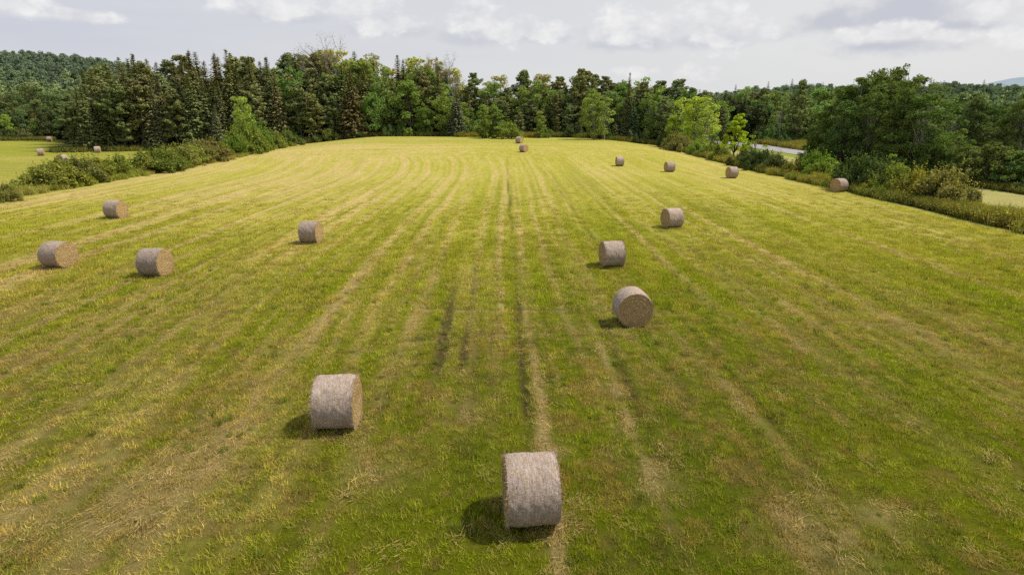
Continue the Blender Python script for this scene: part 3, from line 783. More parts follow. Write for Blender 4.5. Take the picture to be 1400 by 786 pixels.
# taller regrown tufts dotted about
x, y = samp(8, 34, 1.5); k = (fbm(x / 1.3, y / 1.3, 204, 3) + rng.uniform(-.15, .15, len(x))) > .58; x, y = x[k], y[k]
tall = [tuft_mesh(120 + k, 60, .13, .17, .0075, .55, M_GRASS) for k in range(3)]
c = np.tile(np.array([.14, .21, .022]), (len(x), 1)) * rng.uniform(.7, 1.35, (len(x), 1))
scatter('grass_tuft_growth', 'brighter green regrown grass tufts dotted over the near hayfield', 'grass', np.stack([x, y, terr(x, y)], 1), rng.uniform(0, 6.28, len(x)), rng.uniform(.5, 1.2, len(x)), c, rng.integers(0, 3, len(x)), tall)

# loose straw left lying
def straw_mesh(seed, n, L, w, rad):
    g_ = np.random.default_rng(seed); q = Q()
    P = np.stack([g_.normal(size=n) * rad * .5, g_.normal(size=n) * rad * .9, g_.uniform(.01, .075, n)], 1)
    a = g_.normal(size=n) * .7 + 1.57; l = L * g_.uniform(.4, 1.2, n)
    D = np.stack([np.cos(a) * l, np.sin(a) * l, g_.normal(size=n) * .03], 1)
    W = np.stack([-np.sin(a), np.cos(a), g_.normal(size=n) * .3], 1) * (w * g_.uniform(.6, 1.3, n))[:, None]
    q.blades(P - D / 2, D, W); return q.mesh('straw', [M_STRAWI])
x, y = samp(7.5, 45, 9.0); _, t_, _ = field(x, y)
k = rng.uniform(0, 1, len(x)) < np.clip(t_ * .9 - .06, .07, .75) * (1 - .6 * S(25, 45, y)); x, y = x[k], y[k]
sm = [straw_mesh(130 + k, 46, .20, .0038, .26) for k in range(4)]
c = np.tile(np.array([.46, .345, .14]), (len(x), 1)) * rng.uniform(.6, 1.2, (len(x), 1))
scatter('loose_straw', 'dry tan straw left lying in streaks and clumps on the mown field', 'straw', np.stack([x, y, terr(x, y)], 1), rng.normal(size=len(x)) * .45, rng.uniform(.6, 1.3, len(x)), c, rng.integers(0, 4, len(x)), sm)

# rough tall grass along the two hedges, forest foot and road bank
def weed_mesh(seed, h, n=70, flower=0):
    g_ = np.random.default_rng(seed); q = Q()
    a = g_.uniform(0, 6.283, n); r = .55 * np.sqrt(g_.uniform(0, 1, n)); hh = h * g_.uniform(.45, 1.15, n)
    P = np.stack([np.cos(a) * r, np.sin(a) * r, 0 * a - .02], 1); la = g_.uniform(0, 6.283, n)
    D = np.stack([np.cos(la) * hh * .28, np.sin(la) * hh * .28, hh], 1)
    W = np.stack([np.cos(a + 1), np.sin(a + 1), 0 * a], 1) * .022
    q.blades(P, D, W)
    C = np.repeat(P + D * .6, 2, 0) + g_.normal(size=(2 * n, 3)) * .12; leaves(q, C, g_, .07)
    return q.mesh('weeds', [M_GRASS])
weeds = [weed_mesh(140 + k, .8) for k in range(4)]
WX, WY, WS, WC = [], [], [], []
def addw(x, y, s, c):
    n = len(x); WX.append(x); WY.append(y); WS.append(np.broadcast_to(s, n) * rng.uniform(.65, 1.3, n)); WC.append(np.asarray(c) * rng.uniform(.7, 1.3, (n, 1)) * np.ones((n, 3)))
def tone(x, y, a, b, sc_=3.): return lerp(np.array(a), np.array(b), S(.42, .62, fbm(x / sc_, y / sc_, 77, 2)))
n = 2400; y = rng.uniform(50, 158, n); x = rng.normal(size=n) * 1.1 - 52.6; kk = rng.uniform(0, 1, n) < .3 + 1.0 * vn(y / 3.2, x / 2., 210); x, y = x[kk], y[kk]; addw(x, y, .9, tone(x, y, (.26, .33, .055), (.36, .33, .11)))
n = 3200; y = rng.uniform(44, 152, n); x = rng.normal(size=n) * .7 + 39.2 + S(70, 40, y) * .4; x = np.maximum(x, 37.0 + rng.uniform(0, .5, n) + 1.7 * vn(y / 4.5, 0 * y, 207)); kk = rng.uniform(0, 1, n) < .25 + 1.1 * vn(y / 3.2, x / 2., 208); x, y = x[kk], y[kk]; addw(x, y, .65 + .9 * vn(y / 4., x, 209), tone(x, y, (.16, .22, .045), (.27, .28, .055)))
n = 700; y = rng.uniform(44, 64, n); x = rng.uniform(38.6, 41, n); addw(x, y, .95, tone(x, y, (.12, .15, .04), (.22, .20, .045), 1.6))
n = 2600; px = rng.uniform(104, 985, n); y = np.interp(px, [a for a, b in EDGE], [b for a, b in EDGE]) + rng.normal(size=n) * 1.2 - 1.2; x = (px - 700) / 850 * y; addw(x, y, 1.35, tone(x, y, (.08, .125, .03), (.13, .16, .035)))
n = 300; px = rng.uniform(640, 760, n); y = np.interp(px, [a for a, b in EDGE], [b for a, b in EDGE]) - rng.uniform(1, 8, n); x = (px - 700) / 850 * y; addw(x, y, 1.4, tone(x, y, (.15, .20, .04), (.26, .23, .04)))
n = 1700; y = rng.uniform(110, 175, n); x = rng.uniform(69, 84, n); addw(x, y, 1.5, tone(x, y, (.15, .18, .04), (.27, .25, .05)))
n = 600; y = rng.uniform(62, 110, n); x = rng.uniform(56.2, 58.5, n); addw(x, y, 1.0, (.14, .18, .04))
n = 500; px = rng.uniform(-15, 108, n); y = 210 + rng.normal(size=n) * 1.2; x = (px - 700) / 850 * y; addw(x, y, 1.4, (.11, .15, .035))
wx, wy, ws = map(np.concatenate, (WX, WY, WS)); wc = np.concatenate(WC)
scatter('tall_weeds', 'tall unmown grass and yellowish weeds along the hedges, forest foot and road bank', 'weeds', np.stack([wx, wy, terr(wx, wy)], 1), rng.uniform(0, 6.28, len(wx)), ws, wc, rng.integers(0, 4, len(wx)), weeds)

# goldenrod heads
gn = 150; y = np.concatenate([rng.uniform(45, 63, gn), rng.uniform(60, 150, 160), rng.uniform(112, 160, 200)]); x = np.concatenate([rng.uniform(38.8, 41.6, gn), rng.normal(size=160) * 1 + 39.4, rng.uniform(69.5, 80, 200)])
k = fbm(x / 2.2, y / 2.2, 88, 2) > .58; x, y = x[k], y[k]
g_ = np.random.default_rng(5); q = Q(); C = g_.normal(size=(46, 3)) * [.22, .22, .09] + [0, 0, .95]; leaves(q, C, g_, .055); q.blades(np.zeros((5, 3)), np.stack([g_.normal(size=5) * .15, g_.normal(size=5) * .15, np.full(5, .95)], 1), np.tile([.01, .0, 0], (5, 1)))
scatter('goldenrod', 'patches of yellow goldenrod flowering among the weeds of the right-hand hedge and road bank', 'flowers', np.stack([x, y, terr(x, y)], 1), rng.uniform(0, 6.28, len(x)), rng.uniform(.7, 1.15, len(x)),
        np.tile([.36, .30, .04], (len(x), 1)) * rng.uniform(.6, 1.1, (len(x), 1)), np.zeros(len(x), int), [q.mesh('goldenrod', [M_GRASS])])

# ------------------------------------------------------------------ road
m, nt, out = newmat('asphalt')
geo = N(nt, 'ShaderNodeNewGeometry'); sx = N(nt, 'ShaderNodeSeparateXYZ'); nt.links.new(geo.outputs['Position'], sx.inputs[0])
mp = N(nt, 'ShaderNodeMapping'); mp.inputs['Scale'].default_value = (1.4, .08, 1); nt.links.new(geo.outputs['Position'], mp.inputs[0])
c1 = mixc(nt, noise(nt, mp.outputs[0], 1.2, 4), (.20, .19, .20), (.33, .32, .33))
c1 = mixc(nt, rmp(nt, noise(nt, geo.outputs['Position'], 9, 4), .3, .7, 0, .35), c1, (.24, .23, .235))
p = N(nt, 'ShaderNodeBsdfPrincipled'); nt.links.new(c1, p.inputs['Base Color']); p.inputs['Roughness'].default_value = .85; nt.links.new(p.outputs[0], out.inputs[0])
ry = np.arange(20, 330, 3.); rows = []
rx = 62.2 + 0 * ry - .002 * np.maximum(ry - 150, 0) ** 2
def strip(x0, x1, dz, name, mat):
    q = Q(); z = np.maximum(terr(rx, ry), terr(rx + 7, ry)) + .06 + dz
    L = np.stack([rx + x0, ry, z], 1); Rr = np.stack([rx + x1, ry, z], 1); n = len(ry)
    j = np.arange(n - 1); q.add(np.concatenate([L, Rr]), np.stack([j, j + n, j + n + 1, j + 1], 1)); me = q.mesh(name, [mat], True)
    o = bpy.data.objects.new(name, me); COL.objects.link(o); o['kind'] = 'structure'; return o
strip(-1.2, 8.2, 0, 'road_shoulder', simple('gravel', (.26, .24, .20), (.38, .35, .30), 3))
strip(0, 7.2, .02, 'road', m)
strip(3.5, 3.62, .026, 'road_centre_line', simple('worn_yellow_paint', (.45, .36, .10), (.55, .45, .16), 2))
strip(.35, .45, .026, 'road_edge_line', simple('worn_white_paint', (.45, .45, .45), (.6, .6, .6), 2))

# ------------------------------------------------------------------ hay bales
m, nt, out = newmat('net_wrapped_hay')
tc = N(nt, 'ShaderNodeTexCoord').outputs['Object']; oi = N(nt, 'ShaderNodeObjectInfo')
add = N(nt, 'ShaderNodeVectorMath'); add.operation = 'ADD'; nt.links.new(tc, add.inputs[0])
cr = N(nt, 'ShaderNodeCombineXYZ'); nt.links.new(mth(nt, 'MULTIPLY', oi.outputs['Random'], 40.), cr.inputs[0]); nt.links.new(cr.outputs[0], add.inputs[1]); V_ = add.outputs[0]
nf = noise(nt, V_, 60, 5, .75); ns = noise(nt, V_, 16, 4, .7); nb = noise(nt, V_, 2.6, 4, .6)
mp = N(nt, 'ShaderNodeMapping'); mp.inputs['Scale'].default_value = (26, 3.2, 3.2); nt.links.new(V_, mp.inputs[0]); nw = noise(nt, mp.outputs[0], 1.6, 4, .6)
mp2 = N(nt, 'ShaderNodeMapping'); mp2.inputs['Scale'].default_value = (12, 70, 70); mp2.inputs['Rotation'].default_value = (0, 0, .6); nt.links.new(V_, mp2.inputs[0]); nst = noise(nt, mp2.outputs[0], 1., 3, .6)
c1 = mixc(nt, rmp(nt, nf, .35, .65), (.19, .135, .085), (.49, .38, .265))
c1 = mixc(nt, rmp(nt, nst, .55, .7, 0, .6), c1, (.56, .46, .32))
c1 = mixc(nt, rmp(nt, nw, .42, .62, 0, .7), c1, (.55, .48, .46))          # pale net drawn around the bale
c1 = mixc(nt, rmp(nt, ns, .50, .72, 0, .6), c1, (.19, .15, .165))
c1 = mixc(nt, rmp(nt, nb, .36, .66, 0, .55), c1, mixc(nt, 1., c1, (.62, .56, .58), 'MULTIPLY'))
sep = N(nt, 'ShaderNodeSeparateXYZ'); nt.links.new(tc, sep.inputs[0])
vv = N(nt, 'ShaderNodeCombineXYZ')
for j in range(3): nt.links.new(rmp(nt, oi.outputs['Random'], 0, 1, .88, 1.14), vv.inputs[j])
c1 = mixc(nt, 1., c1, vv.outputs[0], 'MULTIPLY')
p = N(nt, 'ShaderNodeBsdfPrincipled'); p.inputs['Roughness'].default_value = .8; p.inputs['Specular IOR Level'].default_value = .2
nt.links.new(c1, p.inputs['Base Color'])
b = N(nt, 'ShaderNodeBump'); b.inputs['Strength'].default_value = .8; b.inputs['Distance'].default_value = .03
nt.links.new(mth(nt, 'ADD', nf, mth(nt, 'MULTIPLY', ns, 1.6)), b.inputs['Height']); nt.links.new(b.outputs[0], p.inputs['Normal']); nt.links.new(p.outputs[0], out.inputs[0])
M_NET = m
m, nt, out = newmat('cut_hay_end')
tc = N(nt, 'ShaderNodeTexCoord').outputs['Object']
nd = noise(nt, tc, 3.5, 4, .6); sep = N(nt, 'ShaderNodeSeparateXYZ'); nt.links.new(tc, sep.inputs[0])
rr = mth(nt, 'SQRT', mth(nt, 'ADD', mth(nt, 'POWER', sep.outputs[1], 2), mth(nt, 'POWER', sep.outputs[2], 2)))
r2 = mth(nt, 'ADD', rr, mth(nt, 'MULTIPLY', nd, .10))
ring = mth(nt, 'SINE', mth(nt, 'ADD', mth(nt, 'MULTIPLY', r2, 58.), mth(nt, 'MULTIPLY', noise(nt, tc, 6., 3), 7.))); ring2 = mth(nt, 'SINE', mth(nt, 'MULTIPLY', r2, 141.))
fine = noise(nt, tc, 55, 5, .75)
h_ = mth(nt, 'ADD', mth(nt, 'ADD', mth(nt, 'MULTIPLY', ring, .08), mth(nt, 'MULTIPLY', ring2, .06)), fine)
c1 = mixc(nt, rmp(nt, h_, .2, .85), (.20, .12, .05), (.78, .55, .26))
c1 = mixc(nt, rmp(nt, noise(nt, tc, 3, 3), .4, .7, 0, .4), c1, (.42, .30, .15))
p = N(nt, 'ShaderNodeBsdfPrincipled'); p.inputs['Roughness'].default_value = .85; p.inputs['Specular IOR Level'].default_value = .1; nt.links.new(c1, p.inputs['Base Color'])
b = N(nt, 'ShaderNodeBump'); b.inputs['Strength'].default_value = 1.; b.inputs['Distance'].default_value = .05; nt.links.new(h_, b.inputs['Height']); nt.links.new(b.outputs[0], p.inputs['Normal']); nt.links.new(p.outputs[0], out.inputs[0])
M_END = m
def straw_mat(name, a, b_):
    m, nt, out = newmat(name); rnd = N(nt, 'ShaderNodeNewGeometry').outputs['Random Per Island']
    d = N(nt, 'ShaderNodeBsdfDiffuse'); nt.links.new(mixc(nt, rnd, a, b_), d.inputs[0]); nt.links.new(d.outputs[0], out.inputs[0]); return m
M_STRAW = straw_mat('straw', (.20, .13, .06), (.66, .50, .27))
M_STRAWG = straw_mat('grey_straw', (.27, .20, .13), (.54, .43, .30))

BL, BR = 1.12, .75
def bale_meshes(seed):
    g_ = np.random.default_rng(seed)
    na, nl = 96, 22
    th = np.linspace(0, 2 * np.pi, na, endpoint=False); u = np.linspace(-1, 1, nl)
    T, U = np.meshgrid(th, u)
    ph = g_.uniform(0, 9, 6)
    def rad(T, U):
        r = BR * (1 - .028 * np.abs(U) ** 6 + .007 * np.sin(U * 5 + ph[0]) + .008 * np.sin(2 * T + ph[1]) + .006 * np.sin(3 * T + U * 2 + ph[2]))
        r = r + .020 * (fbm(np.cos(T) * 5 + 20, np.sin(T) * 5 + U * 4 + 20, seed, 3) - .5) * 2 + .004 * np.sin(U * 24 + ph[3])
        flat = np.clip(-np.sin(T) - .90, 0, 1)
        return r * (1 - .42 * flat)                                   # sits slightly flattened on the ground
    r = rad(T, U); V = np.stack([U * BL / 2, np.cos(T) * r, np.sin(T) * r], -1).reshape(-1, 3)
    F = [(a * na + b, a * na + (b + 1) % na, (a + 1) * na + (b + 1) % na, (a + 1) * na + b) for a in range(nl - 1) for b in range(na)]
    q = Q(); q.add(V, F); net = q.mesh('net_wrap', [M_NET], True)
    ends = []
    for s in (-1, 1):
        q = Q(); nr = 16; rs = np.linspace(0.02, 1, nr)
        T2, R2 = np.meshgrid(th, rs); ro = rad(T2, np.full_like(T2, s))
        bulge = .035 * (1 - R2 ** 2) + .009 * np.sin(R2 * 30 + T2 * 1.0 + ph[4]) * R2 + .035 * (fbm(np.cos(T2) * R2 * 7 + 30, np.sin(T2) * R2 * 7 + 30, seed + 4, 2) - .5)
        bulge = bulge * (R2 < .985)
        V = np.stack([s * (BL / 2 + bulge), np.cos(T2) * ro * R2, np.sin(T2) * ro * R2], -1).reshape(-1, 3)
        F = [(a * na + b, a * na + (b + 1) % na, (a + 1) * na + (b + 1) % na, (a + 1) * na + b) for a in range(nr - 1) for b in range(na)]
        F = [f if s > 0 else f[::-1] for f in F]
        q.add(V, F)
        nq = len(F)
        k = 900; a = g_.uniform(0, 6.283, k); rr = BR * np.sqrt(g_.uniform(0.01, .97, k))
        P = np.stack([np.full(k, s * (BL / 2 + .03)), np.cos(a) * rr, np.sin(a) * rr], 1)
        tang = np.stack([g_.normal(size=k) * .18 + s * .16, -np.sin(a) + g_.normal(size=k) * .35, np.cos(a) + g_.normal(size=k) * .35], 1) * (g_.uniform(.04, .15, k))[:, None]
        W = np.stack([0 * a, np.cos(a), np.sin(a)], 1) * .0035
        q.blades(P, tang, W)
        V = np.concatenate(q.v); Fq = np.concatenate(q.f); mi = np.zeros(len(Fq), int); mi[nq:] = 1
        ends.append(mesh_quads('straw_end', V, Fq, [M_END, M_STRAW], mi))
    q = Q()                                                            # straw sticking out round both rims and through the net
    for s in (-1, 1):
        k = 520; a = g_.uniform(0, 6.283, k)
        P = np.stack([s * (BL / 2 - g_.uniform(-.02, .05, k)), np.cos(a) * BR * .97, np.sin(a) * BR * .97], 1)
        D = np.stack([s * g_.uniform(-.02, .09, k), np.cos(a) * g_.uniform(0, .06, k) + -np.sin(a) * g_.normal(size=k) * .06, np.sin(a) * g_.uniform(0, .06, k) + np.cos(a) * g_.normal(size=k) * .06], 1)
        q.blades(P, D, np.stack([0 * a + .003, -np.sin(a) * .003, np.cos(a) * .003], 1))
    k = 900; a = g_.uniform(0, 6.283, k); ux = g_.uniform(-.57, .57, k); r0 = rad(a, ux / (BL / 2)) - .001
    P = np.stack([ux, np.cos(a) * r0, np.sin(a) * r0], 1)
    D = np.stack([g_.normal(size=k) * .05, -np.sin(a) * g_.normal(size=k) * .05 + np.cos(a) * .012, np.cos(a) * g_.normal(size=k) * .05 + np.sin(a) * .012], 1)
    q.blades(P, D, np.stack([0 * a + .0025, -np.sin(a) * .0025, np.cos(a) * .0025], 1))
    return net, ends[0], ends[1], q.mesh('stray_straw', [M_STRAWG])
BM = [bale_meshes(s) for s in (301, 302, 303)]
def bale(px, pyb, rot, label, group, v=0, F=None, spin=None, s=1.0, Fs=None):
    # (px, pyb): photo pixel of the middle of its lower edge
    lo, hi = 5., 400.
    for _ in range(40):
        F = (lo + hi) / 2; x, y, z = at(px, F)
        cz = z + BR * s; best = -1e9
        for k in range(0, 24):
            t = k * math.pi / 12; Y_ = F + BR * s * math.cos(t); Z_ = cz + BR * s * math.sin(t)
            yy = 393 + FPX * (-(Y_ * -math.sin(PITCH) * -1 + (Z_ - CH) * math.cos(PITCH))) / (Y_ * math.cos(PITCH) - (Z_ - CH) * math.sin(PITCH)) if False else \
                393 + FPX * (-( (Z_ - CH) * math.cos(PITCH) + Y_ * math.sin(PITCH))) / (Y_ * math.cos(PITCH) - (Z_ - CH) * math.sin(PITCH))
            best = max(best, yy)
        if best > pyb: lo = F
        else: hi = F
    if Fs: F = Fs; x, y, z = at(px, F)
    e = bpy.data.objects.new('hay_bale', None); COL.objects.link(e); e.location = (x, y, z); e.rotation_euler = (0, 0, R(rot)); e.empty_display_size = .3
    e.scale = (s * random.uniform(.96, 1.05), s * random.uniform(.97, 1.04), s * random.uniform(.97, 1.02))
    sp = spin if spin is not None else random.uniform(-.05, .05)
    for nm, me in zip(('net_wrap', 'straw_end', 'straw_end', 'stray_straw'), BM[v]):
        o = bpy.data.objects.new(nm, me); COL.objects.link(o); o.parent = e; o.location = (0, 0, BR - .035); o.rotation_euler = (sp, 0, 0)
    e['label'] = label; e['category'] = 'hay bale'; e['group'] = group
    return e
GF = 'round hay bales on the main hayfield'; GL = 'round hay bales on the side field at the left'
bale(725, 716, 4.5, 'nearest and largest round bale, at the bottom middle of the field', GF, 0)
bale(464, 584, 2, 'large net-wrapped bale left of the nearest one, golden end turned right', GF, 1)
bale(864, 443, 92, 'round bale whose brown spiral end faces the camera', GF, 2)
bale(836, 364, 7, 'round bale just behind the one with its spiral end to the camera', GF, 1)
bale(918, 311, 14, 'middle-distance bale right of and beyond the pair near the field centre', GF, 0)
bale(426, 332, -4, 'lone bale with sunlit right end left of the field centre, beyond the three leftmost', GF, 2)
bale(215, 377, -7, 'bale with small dark hole in its sunlit end, right one of the close left pair', GF, 1)
bale(83, 365, -11, 'round bale with a wide sunlit end, left one of the close left pair', GF, 0)
bale(160, 298, -6, 'bale with sunlit end just in front of the long left hedge', GF, 2)
bale(716, 208, -42, 'far bale at the middle of the field, the nearer of two almost in line', GF, 1)
bale(710, 196, -35, 'farthest bale of the main field, just behind another at the middle', GF, 2)
bale(847, 227, 3, 'far bale left of two others in the right half, casting a short shadow', GF, 0)
bale(915, 235, 9, 'far bale second from left in the right-hand far line', GF, 1)
bale(1000, 243.5, 10, 'bale on the mown field in front of the dark hedge bushes below the road', GF, 2)
bale(1146, 262, 20, 'bale beside the right-hand hedge, nearest to the big dark trees', GF, 0)
bale(909, 203, 30, 'small far bale half hidden at the left end of the right-hand hedge', GF, 1)
bale(1016, 217, 80, 'tan bale on the strip between hedge and road, seen behind the bright young tree', 'bale behind the right-hand hedge', 2)
bale(-18, 298, -10, 'bale almost entirely cut off by the left edge of the photo', GF, 1)
bale(134, 209, 24, 'pinkish bale in the side field right by the spruce block', GL, 0)
bale(57, 213, 22, 'bale in the side field left of the one with its dark end to the camera', GL, 1)
bale(86, 222.5, 75, 'bale with its dark round end to the camera behind the left hedge bushes', GL, 2)
bale(68, 189.5, 22, 'farthest tiny bale of the side field at the foot of the far left wood', GL, 0, Fs=201)

PX, PY = [], []
for o in [o for o in bpy.data.objects if o.name.startswith('hay_bale')]:
    bx, by = o.location.x, o.location.y
    if by > 60: continue
    a_ = o.rotation_euler.z; k_ = 46
    lx = rng.uniform(-.75, .75, k_); ly = rng.choice([-1, 1], k_) * (.42 + np.abs(rng.normal(size=k_)) * .22)
    e_ = rng.uniform(0, 1, k_) < .35; lx = np.where(e_, rng.choice([-1, 1], k_) * (.6 + np.abs(rng.normal(size=k_)) * .2), lx); ly = np.where(e_, rng.uniform(-.5, .5, k_), ly)
    PX.append(bx + lx * math.cos(a_) - ly * math.sin(a_)); PY.append(by + lx * math.sin(a_) + ly * math.cos(a_))
PX, PY = np.concatenate(PX), np.concatenate(PY); n = len(PX)
spm = [straw_mesh(170 + k, 22, .15, .0034, .16) for k in range(3)]
scatter('spilled_straw', 'fine loose straw spilled in the grass around the feet of the nearer bales', 'straw', np.stack([PX, PY, terr(PX, PY) + .01], 1), rng.uniform(0, 6.28, n), rng.uniform(.7, 1.2, n),
        np.tile([.44, .33, .17], (n, 1)) * rng.uniform(.6, 1.1, (n, 1)), rng.integers(0, 3, n), spm)
scatter('bale_foot_grass', 'grass growing up against the bottoms of the nearer bales', 'grass', np.stack([PX, PY, terr(PX, PY)], 1), rng.uniform(0, 6.28, n), rng.uniform(.9, 1.5, n),
        field(PX, PY)[0] * 1.2, rng.integers(0, 4, n), short)

# ------------------------------------------------------------------ hills
def hill_mesh(name, x0, x1, y0, y1, nx_, ny_, fz, mat, kind='structure'):
    xs_ = np.linspace(x0, x1, nx_); ys_ = np.linspace(y0, y1, ny_); X_, Y_ = np.meshgrid(xs_, ys_); Z_ = fz(X_, Y_)
    j = np.arange((ny_ - 1) * (nx_ - 1)); rr_, cc_ = j // (nx_ - 1), j % (nx_ - 1); a = rr_ * nx_ + cc_
    me = mesh_quads(name, np.stack([X_, Y_, Z_], -1).reshape(-1, 3), np.stack([a, a + 1, a + nx_ + 1, a + nx_], 1), [mat], smooth=True)
    o = bpy.data.objects.new(name, me); COL.objects.link(o); o['kind'] = kind; return o
def hl(X_, Y_):
    r = np.exp(-(((X_ + 440) / np.where(X_ < -440, 100., 135.)) ** 2 + ((Y_ - 640) / 190) ** 2) ** 1.3)
    z = 51 * r + 5 * (fbm(X_ / 60, Y_ / 60, 12, 3) - .5) * r 
    return z - 1.
hill_mesh('left_hill', -1100, 120, 300, 1100, 90, 60, hl, simple('hill_ground', (.04, .06, .025), (.06, .08, .035), .05))
def hr(X_, Y_): return 13 * S(260, 420, Y_) * S(90, 210, X_) * (1 - S(600, 900, Y_)) + 7 * (fbm(X_ / 70, Y_ / 70, 14, 3) - .5) * S(250, 330, Y_) - 1
hill_mesh('right_hill', 60, 900, 225, 900, 70, 60, hr, simple('hill_ground_right', (.04, .06, .025), (.06, .08, .035), .05))
def hd(X_, Y_):
    e = fbm(X_ / 420., Y_ / 900., 15, 4)
    return (160 * np.exp(-((X_ - 1800) / 300) ** 2) + 205 * np.exp(-((X_ - 3250) / 600) ** 2) + 35 * e) * np.exp(-((Y_ - 3900) / 500) ** 2) - 5
hill_mesh('distant_hill', 200, 4600, 2900, 4900, 160, 30, hd, simple('hazy_hill', (.20, .27, .33), (.26, .32, .36), .006))  # bluish air haze is put straight into the hill colour

lowb = [make_broad(400 + k, H=11, Rb=4.2, ncl=16, per=42, leaf=.55, cl=.19, shape=('oval', 'dome')[k % 2], base=.1)[1] for k in range(3)]
lows = make_spruce(410, H=14, Rb=2.8, sparse=1.6, csize=.42)[1]
for mm in lowb + [lows]: mm.materials.clear(); mm.materials.append(M_FAR)
def forest(name, label, gen, fz, n, tints, hz, sprucep=.15, smin=.8, smax=1.5):
    x, y = gen(n); z = fz(x, y)
    k = z > -20; x, y, z = x[k], y[k], z[k]
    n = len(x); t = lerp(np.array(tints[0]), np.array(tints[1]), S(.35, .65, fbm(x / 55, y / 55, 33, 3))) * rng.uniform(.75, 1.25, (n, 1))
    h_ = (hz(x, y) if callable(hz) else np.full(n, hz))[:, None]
    t = t * (1 - h_) + np.array([.26, .33, .33]) * h_  # distance haze blended into the leaf colour by the hz share
    idx = np.where(rng.uniform(0, 1, n) < sprucep, 3, rng.integers(0, 3, n))
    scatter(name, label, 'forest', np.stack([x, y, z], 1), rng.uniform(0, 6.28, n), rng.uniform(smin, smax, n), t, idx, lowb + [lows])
def gl(n):
    x = rng.uniform(-780, -130, n); y = rng.uniform(330, 720, n); k = (x / y < -.40) & (x / y > -.9); return x[k], y[k]
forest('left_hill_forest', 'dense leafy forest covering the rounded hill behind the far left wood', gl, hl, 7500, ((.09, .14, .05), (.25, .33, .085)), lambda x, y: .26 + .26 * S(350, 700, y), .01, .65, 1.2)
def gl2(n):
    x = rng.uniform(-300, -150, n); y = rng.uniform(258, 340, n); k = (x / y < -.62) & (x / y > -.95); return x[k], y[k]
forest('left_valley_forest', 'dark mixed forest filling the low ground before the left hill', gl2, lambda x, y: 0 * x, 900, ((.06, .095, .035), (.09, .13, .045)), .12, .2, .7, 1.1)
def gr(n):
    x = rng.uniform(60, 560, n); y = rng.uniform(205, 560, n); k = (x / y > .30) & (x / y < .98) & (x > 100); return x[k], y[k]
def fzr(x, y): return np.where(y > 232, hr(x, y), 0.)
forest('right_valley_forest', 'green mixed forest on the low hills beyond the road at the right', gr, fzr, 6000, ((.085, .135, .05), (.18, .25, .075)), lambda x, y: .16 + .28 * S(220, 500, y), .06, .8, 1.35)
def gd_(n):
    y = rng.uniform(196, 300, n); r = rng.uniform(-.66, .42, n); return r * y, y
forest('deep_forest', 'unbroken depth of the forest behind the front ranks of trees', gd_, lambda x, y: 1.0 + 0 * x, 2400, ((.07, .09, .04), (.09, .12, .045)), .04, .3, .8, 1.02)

# ------------------------------------------------------------------ light and sky
SUN_AZ, SUN_EL = R(9), R(56)          # azimuth from +X towards +Y
d = Vector((math.cos(SUN_EL) * math.cos(SUN_AZ), math.cos(SUN_EL) * math.sin(SUN_AZ), math.sin(SUN_EL)))
sl = bpy.data.lights.new('sun', 'SUN'); sl.energy = 5.0; sl.angle = R(2.5); sl.color = (1.0, .92, .77)
so = bpy.data.objects.new('sun', sl); COL.objects.link(so); so.rotation_euler = d.to_track_quat('Z', 'Y').to_euler(); so.location = (60, 10, 80)

w = bpy.data.worlds.new('World'); sc.world = w; w.use_nodes = True; nt = w.node_tree; nt.nodes.clear()
out = N(nt, 'ShaderNodeOutputWorld'); bg = N(nt, 'ShaderNodeBackground'); bg2 = N(nt, 'ShaderNodeBackground')
sky = N(nt, 'ShaderNodeTexSky'); sky.sky_type = 'NISHITA'; sky.sun_disc = False; sky.sun_elevation = SUN_EL; sky.sun_rotation = R(90) - SUN_AZ; sky.dust_density = 3.; sky.air_density = 1.2
nt.links.new(sky.outputs[0], bg.inputs[0]); bg.inputs[1].default_value = .09
tcw = N(nt, 'ShaderNodeTexCoord').outputs['Generated']; sp = N(nt, 'ShaderNodeSeparateXYZ'); nt.links.new(tcw, sp.inputs[0])
az = mth(nt, 'ARCTAN2', sp.outputs[0], sp.outputs[1]); el = mth(nt, 'ARCSINE', sp.outputs[2])
cv = N(nt, 'ShaderNodeCombineXYZ'); nt.links.new(mth(nt, 'MULTIPLY', az, 1.0), cv.inputs[0]); nt.links.new(mth(nt, 'MULTIPLY', el, 1.5), cv.inputs[1])
big = noise(nt, cv.outputs[0], 21, 9, .58); soft = noise(nt, cv.outputs[0], 5, 4, .5)
mpw = N(nt, 'ShaderNodeMapping'); mpw.inputs['Scale'].default_value = (2.5, 14, 1); nt.links.new(cv.outputs[0], mpw.inputs[0]); streak = noise(nt, mpw.outputs[0], 1.3, 5, .55)
def puffs(lst):
    acc = None
    for (px, py, wx_, wy_) in lst:
        a0 = math.atan((px - 700) / FPX / math.cos(0)) + .0141; e0 = PITCH * 0 + math.atan((393 - py) / FPX) - PITCH; e0 *= math.cos(a0)
        ra = wx_ / FPX * math.cos(a0) ** 2; re = wy_ / FPX
        da = mth(nt, 'DIVIDE', mth(nt, 'SUBTRACT', az, a0), ra); de = mth(nt, 'DIVIDE', mth(nt, 'SUBTRACT', el, e0), re)
        v = mth(nt, 'SUBTRACT', 1.0, mth(nt, 'SQRT', mth(nt, 'ADD', mth(nt, 'MULTIPLY', da, da), mth(nt, 'MULTIPLY', de, de))))
        acc = v if acc is None else mth(nt, 'MAXIMUM', acc, v)
    return mth(nt, 'MAXIMUM', acc, -1.2)
def mask(p_, amt, a, b):
    return rmp(nt, mth(nt, 'ADD', p_, mth(nt, 'MULTIPLY', mth(nt, 'SUBTRACT', big, .5), amt)), a, b)
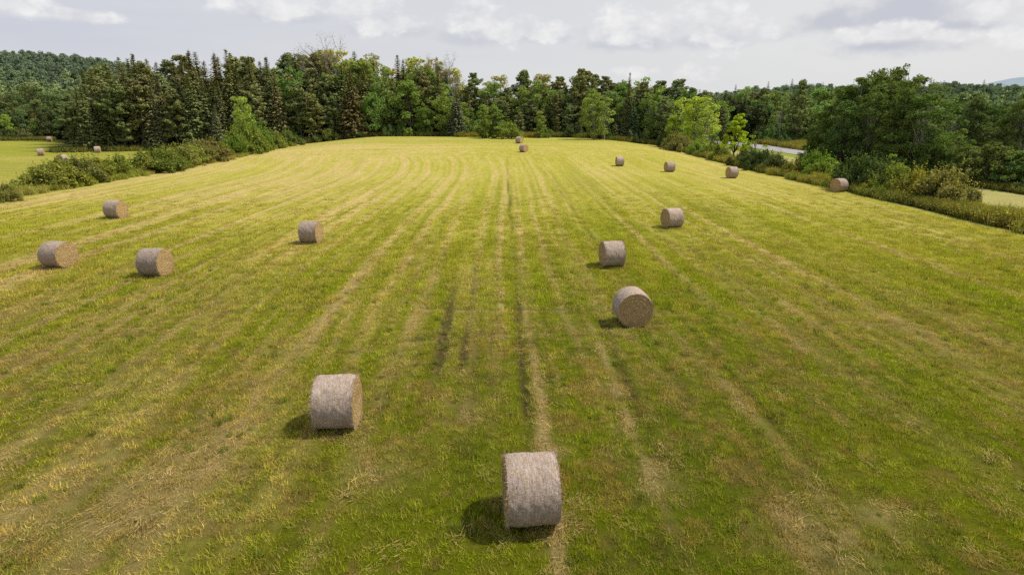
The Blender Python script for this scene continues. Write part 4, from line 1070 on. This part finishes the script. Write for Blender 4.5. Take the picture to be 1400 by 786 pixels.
def sm(v):
    n = N(nt, 'ShaderNodeMapRange'); n.interpolation_type = 'SMOOTHSTEP'; nt.links.new(v, n.inputs[0]); return n.outputs[0]
horiz = rmp(nt, el, -.02, .30)
base = mixc(nt, rmp(nt, az, -.75, .45), (.585, .61, .70), (.78, .78, .78))
base = mixc(nt, sm(rmp(nt, el, .10, -.01)), base, (.76, .77, .78))
base = mixc(nt, rmp(nt, soft, .35, .7, 0, .35), base, (.70, .705, .73))
base = mixc(nt, rmp(nt, streak, .45, .75, 0, .25), base, (.80, .80, .81))
grey = puffs([(1195, 18, 150, 34), (1180, 62, 130, 16), (1110, 30, 60, 20), (1270, 35, 90, 14)])
base = mixc(nt, mth(nt, 'MULTIPLY', sm(mask(grey, 1.7, -.05, .8)), .75), base, (.50, .515, .61))
shade = puffs([(955, 56, 90, 14), (845, 58, 85, 14), (670, 52, 75, 14), (545, 42, 65, 12), (410, 22, 70, 12), (740, 52, 60, 9)])
base = mixc(nt, mth(nt, 'MULTIPLY', sm(mask(shade, 1.5, -.02, .6)), .55), base, (.53, .55, .64))
white = puffs([(30, 3, 130, 16), (150, 22, 60, 10), (400, 8, 80, 24), (505, 8, 75, 22), (545, 32, 60, 22), (650, 20, 42, 34), (690, 42, 60, 26), (740, 44, 60, 16), (800, 42, 45, 20), (850, 36, 55, 32),
               (905, 34, 40, 28), (960, 34, 66, 38), (1000, 40, 40, 26), (1190, 44, 75, 16), (1120, 52, 50, 14), (1255, 48, 60, 12), (1350, 45, 60, 22), (1330, 5, 110, 24), (945, 100, 40, 14), (860, 98, 40, 10)])
wm = sm(mask(white, 1.8, .05, .62))
wcol = mixc(nt, rmp(nt, big, .35, .66), (.70, .70, .74), (.93, .92, .91))
base = mixc(nt, mth(nt, 'MULTIPLY', wm, .9), base, wcol)
above = mixc(nt, sm(rmp(nt, el, .22, .9)), base, (.50, .54, .68))      # higher, out of view: a little bluer and darker
nt.links.new(above, bg2.inputs[0]); bg2.inputs[1].default_value = 1.04
mxs = N(nt, 'ShaderNodeMixShader'); mxs.inputs[0].default_value = .90
nt.links.new(bg.outputs[0], mxs.inputs[1]); nt.links.new(bg2.outputs[0], mxs.inputs[2]); nt.links.new(mxs.outputs[0], out.inputs[0])

sc.view_settings.view_transform = 'Standard'; sc.view_settings.look = 'None'; sc.view_settings.exposure = 0; sc.view_settings.gamma = 1
sc.render.engine = 'CYCLES'
sc.cycles.max_bounces = 5; sc.cycles.diffuse_bounces = 3; sc.cycles.transmission_bounces = 3; sc.cycles.transparent_max_bounces = 4
sc.cycles.use_denoising = False

for o in bpy.data.objects:
    if 'label' in o and not 4 <= len(o['label'].split()) <= 16: print('LABEL', len(o['label'].split()), o['label'])
